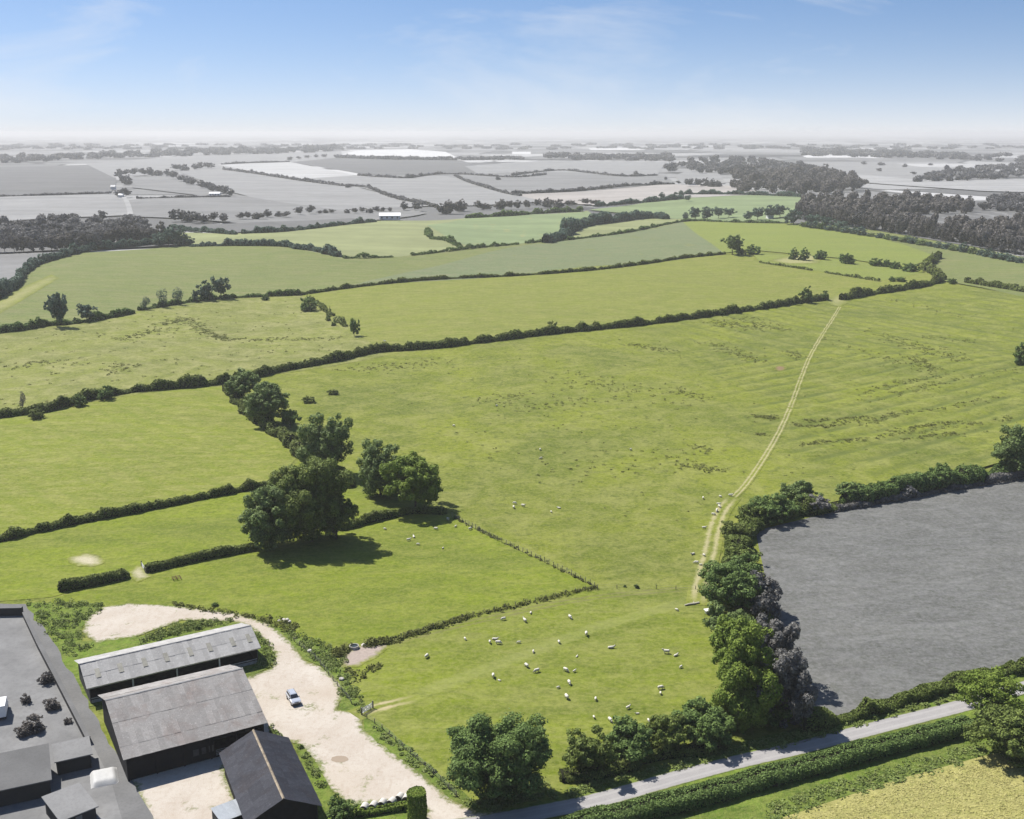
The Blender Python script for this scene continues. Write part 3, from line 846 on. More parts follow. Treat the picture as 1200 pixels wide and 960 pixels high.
def small_tree(name, px, py, wpx, hpx, kind, mk, label, cat='tree', group=None, parts=True, g=None):
    """a tree or bush given by its foot and its apparent width and height in pixels"""
    g = G(px, py) if g is None else g
    s = ppm(g[1], g[2])
    me, tm = proto(kind, random.randrange(4), mk)
    ang = math.atan2(CAMH - g[2], g[1])
    W = wpx / s
    H = max(0.5 * W, (hpx / s - 0.45 * W * math.sin(ang)) / math.cos(ang))
    if parts:
        o = empty(name, g, random.uniform(0, 6.28))
        link('crown', me, o); link('trunk', tm, o)
    else:
        o = link(name, me); o.location = g; o.rotation_euler[2] = random.uniform(0, 6.28)
    o.scale = (W, W * random.uniform(0.9, 1.1), H)
    return tag(o, label, cat, group)

def noise1(s, seed, wl):
    """smooth 1-D noise along a line"""
    r = np.random.default_rng(seed).normal(size=4000)
    t = s / wl
    i = np.floor(t).astype(int) % 3990
    f = t - np.floor(t); f = f * f * (3 - 2 * f)
    return r[i] * (1 - f) + r[i + 1] * f

def hedge(name, px, height, width, mat, label, leaf=None, lump=0.25, cover=2.3, gap=0.0, wl=5.0, twig='twig', cat='hedge', group=None, boxy=0.6, smooth_px=True):
    """a hedge along a pixel path of its foot line: leaf sprays over a twiggy core"""
    W = np.array([G(*q)[:2] for q in (spline(px, 8) if smooth_px and len(px) > 2 else dens(px, 6))])
    d = np.concatenate([[0], np.cumsum(np.hypot(*np.diff(W, axis=0).T))])
    L = d[-1]
    ymean = W[:, 1].mean()
    leaf = leaf or max(0.31, 2.0 / ppm(ymean))
    seed = int(abs(px[0][0] * 7 + px[0][1] * 13)) + 3
    per = width + 2 * height
    n = int(cover * L * per / (leaf * leaf * 0.52))
    s = RNG.uniform(0, L, n)
    if gap:
        s = s[noise1(s, seed + 5, wl * 2.5) > -1.2 + 1.6 * gap]
    n = len(s)
    cx, cy = np.interp(s, d, W[:, 0]), np.interp(s, d, W[:, 1])
    e = 1.0
    tx = np.interp(np.clip(s + e, 0, L), d, W[:, 0]) - np.interp(np.clip(s - e, 0, L), d, W[:, 0])
    ty = np.interp(np.clip(s + e, 0, L), d, W[:, 1]) - np.interp(np.clip(s - e, 0, L), d, W[:, 1])
    tl = np.hypot(tx, ty) + 1e-9
    nx, ny = -ty / tl, tx / tl
    def hs(q): return height * np.clip(1 + lump * noise1(q, seed, wl) + 0.5 * lump * noise1(q, seed + 1, wl / 3), 0.35, 2.2)
    def ws(q): return width * np.clip(1 + 0.6 * lump * noise1(q, seed + 2, wl * 0.8) + 0.3 * lump * noise1(q, seed + 3, wl / 3), 0.4, 1.8)
    th = RNG.uniform(0, math.pi, n)
    ct, st_ = np.cos(th), np.sin(th)
    a = np.sign(ct) * np.abs(ct) ** boxy; b = st_ ** boxy
    rad = 1.03 - np.abs(RNG.normal(0, 0.13, n))
    endk = np.clip(np.minimum(s, L - s) / (0.6 * width) + 0.25, 0, 1) ** 0.5
    ax = a * rad * ws(s) / 2 * endk; az = b * rad * hs(s) * endk
    x, y = cx + nx * ax, cy + ny * ax
    z = hgt(x, y) + np.maximum(az, 0.05)
    C = np.stack([x, y, z], 1)
    N = np.stack([nx * ct * 1.0, ny * ct * 1.0, st_ * 0.9 + 0.15], 1) + RNG.normal(0, 0.6, (n, 3))
    N /= np.linalg.norm(N, axis=1)[:, None]
    mid = np.array([np.interp(L / 2, d, W[:, 0]), np.interp(L / 2, d, W[:, 1])])
    org = np.array([mid[0], mid[1], float(hgt(*mid))])
    o = empty(name, org)
    tag(o, label, cat, group)
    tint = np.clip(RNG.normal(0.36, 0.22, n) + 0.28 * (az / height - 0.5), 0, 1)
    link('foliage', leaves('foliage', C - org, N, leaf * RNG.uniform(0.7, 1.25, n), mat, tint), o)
    # twiggy core, in runs where the hedge is not gapped
    q = np.arange(0.3, L - 0.3, max(1.0, leaf * 2))
    if len(q) < 2: q = np.array([0.2, L - 0.2])
    ok = np.ones(len(q), bool) if not gap else noise1(q, seed + 5, wl * 2.5) > -1.2 + 1.6 * gap
    V, F = [], []
    prof = [(-0.40, 0.0), (-0.40, 0.6), (-0.24, 0.82), (0.24, 0.82), (0.40, 0.6), (0.40, 0.0)]
    hq, wq = hs(q), ws(q)
    bx, by = np.interp(q, d, W[:, 0]), np.interp(q, d, W[:, 1])
    tx = np.gradient(bx); ty = np.gradient(by); tl = np.hypot(tx, ty) + 1e-9
    prev = None
    for i in range(len(q)):
        if not ok[i]: prev = None; continue
        o0 = len(V)
        zg = float(hgt(bx[i], by[i]))
        for pa, pb in prof:
            V.append((bx[i] - ty[i] / tl[i] * pa * wq[i] - org[0], by[i] + tx[i] / tl[i] * pa * wq[i] - org[1], zg + pb * hq[i] - 0.02 - org[2]))
        if prev is not None:
            for k in range(5): F.append((prev + k, prev + k + 1, o0 + k + 1, o0 + k))
        prev = o0
    if F and not gap: link('branches', mesh_np('branches', V, F, M[twig], True), o)
    return o

# ------------------------------------------------------------------ hedges of the farm
LH = M['leaf_hedge']
hedge('field_hedge', [(-40, 496), (0, 489), (60, 481), (100, 469), (160, 459), (265, 449), (330, 435), (400, 422), (440, 413), (500, 409), (560, 402), (640, 392), (700, 386), (760, 380), (850, 368), (900, 361), (938, 355), (970, 351)], 3.2, 3.4, LH, 'long dark hedge crossing the pasture from the left edge to the track gap', lump=0.3)
hedge('field_hedge', [(986, 352), (1010, 347), (1050, 341), (1085, 335), (1104, 329)], 4.2, 4.5, LH, 'bushy hedge running right from the gap at the top of the track', lump=0.35)
hedge('field_hedge', [(-60, 650), (0, 634), (60, 620), (100, 611), (150, 602), (200, 592), (260, 580), (330, 567)], 2.0, 2.2, LH, 'low dark hedge along the near side of the hay meadow, left of the oak', lump=0.28, wl=3.5)
hedge('field_hedge', [(68, 693), (95, 688), (125, 682), (151, 676)], 2.4, 2.6, LH, 'short dark hedge left of the bare gateway above the gravel yard', lump=0.12)
hedge('field_hedge', [(170, 671), (200, 664), (250, 653), (300, 644)], 2.2, 2.3, LH, 'dark hedge between the bare gateway and the big oak', lump=0.12)
hedge('field_hedge', [(400, 622), (440, 610), (480, 602), (524, 602)], 2.2, 2.4, LH, 'dark hedge stretch between the big oak and the post fence', lump=0.25)
hedge('overgrown_hedge', [(268, 458), (300, 492), (330, 512), (360, 540), (395, 562), (412, 572)], 3.0, 5.0, LH, 'scrubby hedge bottom under the line of trees beside the hay meadow', lump=0.4)
hedge('field_hedge', [(-30, 394), (0, 390), (27, 387), (55, 382), (80, 380), (115, 375), (157, 367)], 3.2, 3.4, M['leaf_deep'], 'left part of the hedge below the crop field, by the tall lone tree', lump=0.4, wl=7)
hedge('field_hedge', [(162, 364), (187, 360), (232, 353), (267, 350), (300, 348), (352, 346)], 2.4, 2.6, M['leaf_deep'], 'hedge below the crop field that leads to the pair of rounded trees', lump=0.45)
hedge('thin_hedge', [(352, 346), (400, 339), (450, 333), (510, 328), (613, 323), (693, 317), (760, 309), (800, 303), (850, 298)], 2.2, 2.4, LH, 'thin dark hedge along the top of the upper middle pasture', lump=0.3)
hedge('thin_hedge', [(890, 308), (937, 315), (981, 322), (1031, 330)], 1.4, 2.0, LH, 'faint thin hedge between the tan pasture and the small green field', lump=0.5, gap=0.3)
hedge('thin_hedge', [(355, 347), (372, 358), (390, 372), (405, 383)], 2.2, 3.0, LH, 'broken scrubby hedge dropping from the round dark bush', lump=0.6, gap=0.6)
hedge('field_hedge', [(-30, 360), (0, 348), (20, 335), (27, 323), (42, 311), (65, 304), (90, 297), (112, 292)], 5.5, 5.5, M['leaf_blue'], 'bushy blue-green hedge curving round the left end of the crop field', lump=0.35, wl=9)
hedge('field_hedge', [(112, 292), (150, 290), (190, 287), (222, 288)], 6.5, 6.0, M['leaf_blue'], 'blue-green hedge along the foot of the left wood', lump=0.35, wl=10)
hedge('field_hedge', [(222, 289), (283, 288), (333, 289), (350, 292), (367, 294), (383, 298), (402, 302)], 4.0, 4.5, M['leaf_blue'], 'beaded hedge at the top of the crop field right of the left wood', lump=0.5, wl=8)
hedge('thin_hedge', [(402, 303), (467, 301), (557, 291), (600, 287), (640, 283)], 2.4, 3.0, M['leaf_deep'], 'thin dotted hedge across the middle of the far green valley', lump=0.5, gap=0.25, wl=8)
hedge('bushy_belt', [(640, 285), (660, 279), (668, 271), (690, 264), (720, 260), (760, 256), (783, 257)], 8.0, 11.0, M['leaf_blue'], 'winding blue-green belt of bushes in the far green valley', lump=0.3, wl=12)
hedge('thin_hedge', [(662, 282), (733, 273), (800, 260), (838, 260), (867, 261), (923, 262)], 2.4, 3.0, M['leaf_deep'], 'thin hedge between the blue crop and the far pale field', lump=0.4, wl=8)
hedge('field_hedge', [(200, 267), (238, 272), (277, 275)], 3.6, 4.5, M['leaf_blue'], 'short blue-green hedge above the tan valley field, left of a gap', lump=0.4, wl=9)
hedge('field_hedge', [(283, 274), (325, 272), (367, 268), (400, 264), (440, 260)], 3.6, 4.5, M['leaf_blue'], 'blue-green hedge above the tan valley field, right of a gap', lump=0.4, wl=9)
hedge('field_hedge', [(545, 256), (600, 253), (625, 251), (683, 248)], 4.5, 5, M['leaf_deep'], 'dark far hedge right of the white shed', lump=0.4, wl=10)
hedge('field_hedge', [(698, 242), (730, 240), (760, 237), (800, 233)], 5.0, 6, M['leaf_blue'], 'blue far hedge above the pale green field', lump=0.35, wl=12)
hedge('field_hedge', [(790, 228), (840, 228), (892, 229), (940, 231)], 5.5, 7, M['leaf_blue'], 'blue far hedge under the grey wood at the right', lump=0.35, wl=12)
hedge('field_hedge', [(1101, 302), (1092, 308), (1084, 316), (1095, 322), (1104, 328)], 4.5, 5.0, LH, 'hooked hedge joining the bushy hedge from behind', lump=0.5)
hedge('field_hedge', [(1132, 331), (1155, 335), (1180, 339), (1230, 347)], 3.6, 4.2, LH, 'dark hedge running to the right edge beyond the pasture', lump=0.25)
hedge('thin_hedge', [(481, 269), (500, 271), (505, 279), (526, 283), (540, 290)], 3.5, 5, M['leaf_deep'], 'dark gully hedge in the tan valley field', lump=0.6, gap=0.3, wl=8)

# --- hedge and scrub round the grey field
LD = M['leaf_deep']
hedge('tall_hedge', [(1240, 542), (1200, 553), (1150, 563), (1090, 574), (1030, 585), (985, 593)], 4.6, 5.5, LD, 'tall mixed hedge along the far side of the grey field', lump=0.30, wl=6)
hedge('grey_hedge', [(1240, 549), (1200, 559), (1150, 568), (1090, 579), (1030, 590), (960, 602)], 1.7, 2.4, M['leaf_mauve'], 'pale grey scrub on the grey field side of the tall hedge', lump=0.45, wl=6, gap=0.75, twig='greytwig')
hedge('tall_hedge', [(985, 595), (940, 601), (895, 612), (870, 632), (862, 665), (866, 710), (872, 760), (884, 810), (900, 852)], 3.6, 6.0, M['leaf_oak'], 'thick green undergrowth joining the trees beside the track and grey field', lump=0.35, wl=6)
hedge('lane_hedge', [(935, 852), (965, 850), (1000, 842), (1035, 830), (1070, 820), (1110, 808), (1150, 796), (1200, 785), (1260, 772)], 2.6, 3.4, M['leaf_oak'], 'uneven hedge between the grey field and the lane', lump=0.35, wl=5)
hedge('lane_hedge', [(560, 1010), (640, 985), (710, 964), (800, 944), (867, 925), (933, 907), (1033, 881), (1100, 864), (1145, 853)], 2.3, 4.4, M['leaf_deep'], 'thick trimmed hedge along the near side of the lane', lump=0.10, wl=5, cover=2.8, boxy=0.5)
hedge('garden_hedge', [(404, 957), (430, 955), (460, 950), (480, 947)], 1.1, 1.3, M['leaf_fresh'], 'low clipped hedge in front of the row of bales', lump=0.05, boxy=0.4)

# --- trees round the oak
big_tree('oak_tree', 364, 634, 18.0, 24, M['leaf_oak'], 'tallest broad oak in the tree group left of the post fence', nb=34)
big_tree('oak_tree', 320, 642, 15.5, 16.5, M['leaf_ash'], 'lower spreading tree against the left side of the tall oak', nb=26)
big_tree('oak_tree', 394, 632, 12, 13, M['leaf_oak'], 'low dark tree tucked under the right side of the tall oak', nb=18)
big_tree('ash_tree', 384, 554, 15, 18, M['leaf_ash'], 'upright tree standing behind the tall oak', nb=24, kind='tall')
big_tree('ash_tree', 314, 497, 15, 15.5, M['leaf_ash'], 'rounded tree at the top corner of the hay meadow', nb=24)
big_tree('ash_tree', 287, 467, 13, 11, M['leaf_ash'], 'small leafy tree against the long hedge at the meadow corner', nb=16)
big_tree('ash_tree', 341, 501, 7, 6.5, LD, 'small dark tree beside the meadow corner trees', nb=12)
big_tree('ash_tree', 446, 580, 14, 17, M['leaf_ash'], 'grey-green tree at the left of the pair by the post fence', nb=24, kind='tall', cover=2.0)
big_tree('ash_tree', 486, 597, 16.5, 16, M['leaf_fresh'], 'bright green spreading tree beside the end of the post fence', nb=26)
# --- trees and bushes along the lane
big_tree('sycamore_tree', 580, 932, 15.5, 15, LD, 'big round green tree beside the mouth of the yard drive', nb=34, base=0.8)
for (px, py, W, H, lb, mk) in ((690, 905, 8.5, 8.5, 'leftmost bush by the lane, dark with a pointed top', 'leaf_oak'), (737, 890, 8.5, 7.8, 'second bush by the lane, next to the pointed one', 'leaf_deep'), (780, 878, 7.5, 7.2, 'small reddish-green bush by the lane between two larger ones', 'leaf_oak'), (826, 873, 9.5, 7.6, 'wide dark bush by the lane nearest the tall tree row', 'leaf_deep')):
    big_tree('lane_bush', px, py, W, H, M[mk], lb, 'bush', base=-0.3, nb=18, group='bushes along the lane')
hedge('lane_scrub', [(655, 912), (700, 908), (760, 892), (850, 876)], 1.4, 3.0, LH, 'low scrub under the bushes by the lane', lump=0.5)
big_tree('ash_tree', 866, 800, 11.0, 15, M['leaf_fresh'], 'fresh green tree in the middle of the row left of the grey field', nb=24, base=0.6, kind='tall')
big_tree('ash_tree', 874, 848, 11.5, 19, M['leaf_fresh'], 'tall fresh green tree at the lane end of the row', nb=28, base=0.4, kind='tall')
big_tree('ash_tree', 905, 846, 8.0, 8.0, LD, 'dark low tree at the corner of the lane and the grey field', nb=18, base=0.2)
big_tree('grey_tree', 906, 802, 9.0, 15, M['leaf_mauve'], 'grey-leaved tree facing the grey field, farther of two', nb=20, base=0.6, kind='tall')
big_tree('grey_tree', 914, 848, 10, 16.0, M['leaf_mauve'], 'grey-leaved tree facing the grey field, nearer the lane', nb=22, base=0.4, kind='tall')
big_tree('grey_tree', 893, 724, 9, 11.0, M['leaf_mauve'], 'dark grey tree beside the round green tree on the track', nb=16, base=0.3)
big_tree('hawthorn_tree', 862, 714, 14.0, 12.5, LD, 'round deep green tree where the track meets the lower pasture', nb=26, base=0.2)
big_tree('hawthorn_tree', 862, 756, 10.5, 9.5, M['leaf_ash'], 'pale bushy tree just below the round green one', nb=18, base=0.0)
for (px, py, W, H, lb, mk) in ((866, 660, 8.0, 4.6, 'low green bush beside the lower end of the hedge track', 'leaf_oak'), (862, 632, 8.0, 5.0, 'olive bush beside the middle of the hedge track', 'leaf_hedge'), (878, 614, 8.5, 5.5, 'olive bush at the bend of the track', 'leaf_oak'), (908, 611, 13.0, 7.5, 'large round dark bush at the corner of the grey field', 'leaf_deep'), (938, 592, 12.0, 6.5, 'blue-green bush behind the large corner bush', 'leaf_ash'), (955, 600, 8.0, 5.0, 'pale grey-green bush right of the large corner bush', 'leaf_mauve'), (1000, 588, 9.0, 6.0, 'grey-green bush in the tall hedge, third from the corner', 'leaf_ash'), (1100, 570, 10.0, 6.5, 'dark bush in the middle of the tall hedge', 'leaf_deep')):
    big_tree('field_bush', px, py, W, H, M[mk], lb, 'bush', base=-0.3, nb=18, group='bushes round the grey field')
big_tree('ash_tree', 1195, 557, 16, 15, M['leaf_ash'], 'large tree at the right edge above the grey field', nb=26)
big_tree('ash_tree', 1160, 838, 13, 8.5, M['leaf_fresh'], 'thin light green tree overhanging the lane at the right edge', nb=22, base=2.0, cover=1.3)
big_tree('ash_tree', 1190, 886, 13, 8.0, M['leaf_oak'], 'dense green tree on the barley side of the lane', nb=26, base=0.2)
big_tree('garden_tree', 399, 962, 5.0, 4.6, LD, 'small bushy tree beside the black-roofed barn', nb=16, base=0.3, leaf=0.26)

def column_tree(px, py, W, H, label):
    g = G(px, py); o = tag(empty('clipped_tree', g, 0.3), label, 'tree')
    n = 5200
    th = RNG.uniform(0, 6.283, n); z = RNG.uniform(0, 1, n); top = RNG.random(n) < 0.22
    r = np.where(top, np.sqrt(RNG.random(n)), 1.0 - np.abs(RNG.normal(0, 0.07, n)))
    zz = np.where(top, 1.0 - np.abs(RNG.normal(0, 0.02, n)), z)
    wob = 1 + 0.06 * np.sin(th * 3 + zz * 5)
    C = np.stack([np.cos(th) * r * W / 2 * wob, np.sin(th) * r * W / 2 * wob, 0.2 + zz * (H - 0.2)], 1)
    N = np.stack([np.cos(th) * ~top, np.sin(th) * ~top, top * 1.0 + 0.1], 1) + RNG.normal(0, 0.5, (n, 3))
    N /= np.linalg.norm(N, axis=1)[:, None]
    link('crown', leaves('crown', C, N, 0.26, M['leaf_fresh'], np.clip(RNG.normal(.4, .25, n), 0, 1)), o)
    MB().tube([(0, 0, -.2), (0, 0, H * .9)], [.16, .08]).obj('trunk', M['bark'], o)
column_tree(489, 962, 3.0, 5.2, 'clipped column-shaped evergreen at the drive mouth')

# ------------------------------------------------------------------ middle-distance trees and bushes
small_tree('lone_tree', 67, 383, 25, 41, 'tall', 'leaf_blue', 'tall lone tree on the hedge at the far left')
small_tree('lone_tree', 102, 376, 21, 22, 'round', 'leaf_blue', 'small round tree right of the tall lone tree')
small_tree('hedge_tree', 242, 352, 20, 26, 'round', 'leaf_blue', 'left one of the two rounded trees on the hedge below the crop')
small_tree('hedge_tree', 259, 350, 22, 28, 'round', 'leaf_blue', 'right one of the two rounded trees on the hedge below the crop')
small_tree('hedge_tree', 230, 354, 9, 15, 'round', 'leaf_blue', 'little tree just left of the two rounded hedge trees')
for px, py, h, lb in ((170, 363, 16, 'leftmost thin bare sapling on the hedge'), (191, 360, 20, 'middle thin bare sapling on the hedge'), (210, 357, 19, 'right thin sapling on the hedge')):
    small_tree('sapling', px, py, 12, h, 'sapling', 'leaf_blue', lb, group='saplings on the hedge below the crop')
small_tree('round_bush', 311, 352, 9, 9, 'bush', 'leaf_deep', 'small round bush on the hedge, left of the bigger dark bush', 'bush')
small_tree('round_bush', 361, 364, 20, 20, 'bush', 'leaf_deep', 'round dark bush at the top of the rough pasture', 'bush')
small_tree('field_tree', 415, 394, 13, 22, 'tall', 'leaf_deep', 'lone slim dark tree above the long hedge')
small_tree('round_bush', 385, 376, 6, 7, 'bush', 'leaf_deep', 'tiny bush right of the round dark bush, upper', 'bush')
small_tree('round_bush', 391, 382, 6, 7, 'bush', 'leaf_deep', 'tiny bush right of the round dark bush, lower', 'bush')
small_tree('hedge_bush', 945, 355, 15, 20, 'bush', 'leaf_deep', 'taller bush at the end of the long hedge left of the gap', 'bush')
small_tree('hedge_bush', 965, 352, 12, 13, 'bush', 'leaf_deep', 'rounded bush right beside the gap in the hedge', 'bush')
small_tree('hedge_bush', 648, 390, 12, 17, 'bush', 'leaf_oak', 'rounded bush rising from the middle of the long hedge', 'bush')
small_tree('hedge_bush', 94, 476, 16, 17, 'bush', 'leaf_deep', 'dark bush rising from the long hedge, left one', 'bush')
small_tree('hedge_bush', 123, 468, 20, 19, 'bush', 'leaf_deep', 'dark bush rising from the long hedge, right one', 'bush')
small_tree('hedge_bush', 44, 490, 18, 16, 'bush', 'leaf_hedge', 'pale bush at the left end of the long hedge', 'bush')
small_tree('dead_tree', 27, 482, 8, 24, 'sapling', 'leaf_brown', 'thin dead tree behind the left end of the long hedge')
small_tree('field_bush', 1198, 428, 20, 30, 'bush', 'leaf_deep', 'lone bush cut by the right edge of the pasture', 'bush')
small_tree('lone_tree', 858, 298, 25, 25, 'round', 'leaf_ash', 'pale rounded tree on the skyline of the upper pasture')
small_tree('lone_bush', 869, 298, 13, 10, 'bush', 'leaf_deep', 'dark bush under the pale rounded tree', 'bush')
small_tree('lone_bush', 883, 298, 17, 13, 'bush', 'leaf_deep', 'dark bush just right of the pale rounded tree', 'bush')
for px, py, w, h, lb in ((929, 304, 13, 14, 'leftmost dark bush in the row below the bright field'), (941, 305, 14, 15, 'second dark bush of the row, touching the leftmost'), (960, 304, 17, 15, 'round dark bush standing alone third in the row'), (994, 309, 20, 17, 'large dark bush in the middle of the row'), (1027, 312, 15, 12, 'bush right of the large dark one'), (1039, 313, 10, 12, 'small bush in the right half of the row'), (1048, 315, 13, 12, 'bush next to the small one in the right half of the row'), (1065, 318, 24, 14, 'rightmost wide bush of the row'), (1046, 330, 8, 7, 'little bush above the bushy hedge, left'), (1056, 330, 12, 8, 'little bush above the bushy hedge, right')):
    small_tree('field_bush', px, py, w, h, 'bush', 'leaf_deep', lb, 'bush', 'bushes in a row across the upper right field')
small_tree('field_bush', 1117, 333, 11, 10, 'bush', 'leaf_deep', 'single bush between the bushy hedge and the right edge hedge', 'bush')
for i, (px, py, w, h) in enumerate(((803, 258, 10, 10), (815, 258, 16, 16), (829, 258, 16, 16), (842, 256, 14, 14), (854, 255, 14, 12), (878, 259, 14, 12), (888, 258, 16, 16), (902, 256, 16, 17), (914, 255, 18, 16), (930, 263, 22, 18), (953, 266, 20, 16), (970, 268, 18, 15), (985, 270, 18, 12))):
    small_tree('field_tree', px, py, w, h, 'round', 'leaf_blue', ('first', 'second', 'third', 'fourth', 'fifth', 'sixth', 'seventh', 'eighth', 'ninth', 'tenth', 'eleventh', 'twelfth', 'thirteenth')[i] + ' from the left of the blue-green trees above the bright field', 'tree', 'blue-green trees above the bright field')

# ------------------------------------------------------------------ woods
def pick(poly, n, mind):
    """n pixel spots in a polygon of pixels, spaced"""
    P = np.array(poly, float); out = []
    x0, y0 = P.min(0); x1, y1 = P.max(0)
    for _ in range(n * 30):
        q = (random.uniform(x0, x1), random.uniform(y0, y1))
        if inside(P, np.array([q]))[0] and all(abs(q[0] - r[0]) / mind + abs(q[1] - r[1]) / (mind * .35) > 1 for r in out):
            out.append(q)
            if len(out) >= n: break
    return out

def wood_stuff(name, spots, wpx, hpx, kind, mk, label, coarse=1.0):
    """a wood that reads as one mass: crowns gathered in one object"""
    Cs, Ns, Ss, Ts = [], [], [], []
    for (px, py) in spots:
        g = G(px, py); s = ppm(g[1], g[2])
        W = wpx / s * random.uniform(0.75, 1.3); H = hpx / s * random.uniform(0.8, 1.2)
        bl = crown_blobs(W, H, 0.05 * H, 6 if kind != 'cone' else 7, kind)
        leaf = max(0.5, 2.15 * (1.25 if name == 'far_belt' else 1.0) * coarse / s)
        C, N = blob_leaves(bl, leaf, 1.5, zcut=0)
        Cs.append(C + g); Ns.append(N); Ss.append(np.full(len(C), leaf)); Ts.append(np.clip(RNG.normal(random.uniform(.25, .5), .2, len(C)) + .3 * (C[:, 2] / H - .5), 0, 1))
    C, N, S, T = map(np.concatenate, (Cs, Ns, Ss, Ts))
    org = np.array([C[:, 0].mean(), C[:, 1].mean(), 0])
    o = link(name, leaves(name, C - org, N, S * RNG.uniform(.8, 1.2, len(C)), M[mk], T))
    o.location = org
    return tag(o, label, 'wood', kind='stuff')

LW = [(-10, 297), (112, 292), (205, 287), (215, 276), (160, 264), (-10, 272)]
# trees of the left wood that stand out at its front edge
for i, (px, py) in enumerate(dens([(-5, 297), (50, 295), (112, 292)], 11)):
    small_tree('wood_tree', px, py, random.uniform(13, 19), random.uniform(17, 24), 'round', random.choice(['leaf_grey', 'leaf_brown']), ('first', 'second', 'third', 'fourth', 'fifth', 'sixth', 'seventh', 'eighth', 'ninth', 'tenth', 'eleventh', 'twelfth', 'thirteenth')[i] + ' grey tree from the left edge along the front of the left wood', 'tree', 'trees on the front edge of the left wood')
for i, (px, py) in enumerate(dens([(118, 290), (160, 288), (190, 286)], 10)):
    small_tree('wood_tree', px, py - 3, random.uniform(13, 18), random.uniform(16, 24), 'round', 'leaf_brown', ('first', 'second', 'third', 'fourth', 'fifth', 'sixth', 'seventh', 'eighth', 'ninth', 'tenth')[i] + ' from the left of the brown-grey trees in the middle of the left wood edge', 'tree', 'brown-grey trees of the left wood')
for od, px, py, w, h in (('first', 186, 288, 16, 16), ('second', 198, 289, 20, 24), ('third', 210, 288, 18, 22), ('rightmost', 222, 288, 12, 12)):
    small_tree('wood_tree', px, py, w, h, 'round', 'leaf_blue', od + ' of the blue-dark trees at the right end of the left wood', 'tree', 'blue trees at the end of the left wood')
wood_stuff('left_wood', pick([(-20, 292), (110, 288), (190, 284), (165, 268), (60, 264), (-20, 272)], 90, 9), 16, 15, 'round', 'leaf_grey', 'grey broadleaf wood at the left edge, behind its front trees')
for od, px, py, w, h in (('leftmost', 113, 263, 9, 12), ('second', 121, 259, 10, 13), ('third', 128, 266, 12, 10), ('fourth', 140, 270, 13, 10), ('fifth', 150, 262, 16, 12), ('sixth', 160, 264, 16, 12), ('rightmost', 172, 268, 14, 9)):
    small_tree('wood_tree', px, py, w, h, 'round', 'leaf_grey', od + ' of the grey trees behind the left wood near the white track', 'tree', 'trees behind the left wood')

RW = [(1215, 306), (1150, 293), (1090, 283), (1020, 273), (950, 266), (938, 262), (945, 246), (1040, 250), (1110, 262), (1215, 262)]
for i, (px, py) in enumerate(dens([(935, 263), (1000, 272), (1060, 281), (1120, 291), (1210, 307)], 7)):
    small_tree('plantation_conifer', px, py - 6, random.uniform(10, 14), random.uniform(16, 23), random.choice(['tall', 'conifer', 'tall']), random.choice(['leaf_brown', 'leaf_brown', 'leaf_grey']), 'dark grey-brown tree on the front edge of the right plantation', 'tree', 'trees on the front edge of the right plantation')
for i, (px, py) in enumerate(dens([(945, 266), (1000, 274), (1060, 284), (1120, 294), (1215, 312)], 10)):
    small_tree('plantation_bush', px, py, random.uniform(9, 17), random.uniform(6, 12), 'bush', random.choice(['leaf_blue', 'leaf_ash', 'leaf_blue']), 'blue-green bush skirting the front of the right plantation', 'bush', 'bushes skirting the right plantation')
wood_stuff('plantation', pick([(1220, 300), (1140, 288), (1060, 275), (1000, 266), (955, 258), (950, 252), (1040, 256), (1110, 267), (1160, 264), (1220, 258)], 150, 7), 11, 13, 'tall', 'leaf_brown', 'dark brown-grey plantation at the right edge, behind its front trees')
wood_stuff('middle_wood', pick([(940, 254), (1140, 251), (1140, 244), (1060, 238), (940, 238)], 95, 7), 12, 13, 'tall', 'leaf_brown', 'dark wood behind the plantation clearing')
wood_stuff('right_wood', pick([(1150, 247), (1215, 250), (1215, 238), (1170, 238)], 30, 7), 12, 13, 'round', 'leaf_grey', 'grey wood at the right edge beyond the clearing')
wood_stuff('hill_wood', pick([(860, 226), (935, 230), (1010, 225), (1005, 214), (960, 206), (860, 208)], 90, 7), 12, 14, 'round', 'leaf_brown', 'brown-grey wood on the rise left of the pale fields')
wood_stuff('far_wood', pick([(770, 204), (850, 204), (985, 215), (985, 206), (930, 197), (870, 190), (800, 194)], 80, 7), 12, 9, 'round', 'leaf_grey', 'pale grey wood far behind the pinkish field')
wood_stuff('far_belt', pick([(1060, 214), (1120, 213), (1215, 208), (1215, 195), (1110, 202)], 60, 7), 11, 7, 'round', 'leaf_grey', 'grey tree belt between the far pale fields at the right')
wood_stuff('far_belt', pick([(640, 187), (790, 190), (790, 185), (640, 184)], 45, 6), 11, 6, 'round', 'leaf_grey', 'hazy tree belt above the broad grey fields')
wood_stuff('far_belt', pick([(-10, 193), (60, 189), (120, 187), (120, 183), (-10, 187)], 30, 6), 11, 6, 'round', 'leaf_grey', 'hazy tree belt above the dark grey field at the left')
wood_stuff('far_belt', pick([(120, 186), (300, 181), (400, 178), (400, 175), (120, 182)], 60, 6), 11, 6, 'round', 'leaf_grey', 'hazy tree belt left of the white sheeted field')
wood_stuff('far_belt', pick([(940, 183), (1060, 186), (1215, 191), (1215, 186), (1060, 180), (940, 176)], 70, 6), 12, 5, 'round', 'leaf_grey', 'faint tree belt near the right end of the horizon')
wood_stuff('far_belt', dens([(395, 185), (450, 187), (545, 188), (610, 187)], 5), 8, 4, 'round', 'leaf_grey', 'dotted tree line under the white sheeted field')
wood_stuff('far_belt', pick([(0, 176), (1200, 175), (1200, 170), (0, 170)], 150, 8), 11, 2, 'round', 'leaf_grey', 'faint tree lines close to the horizon')

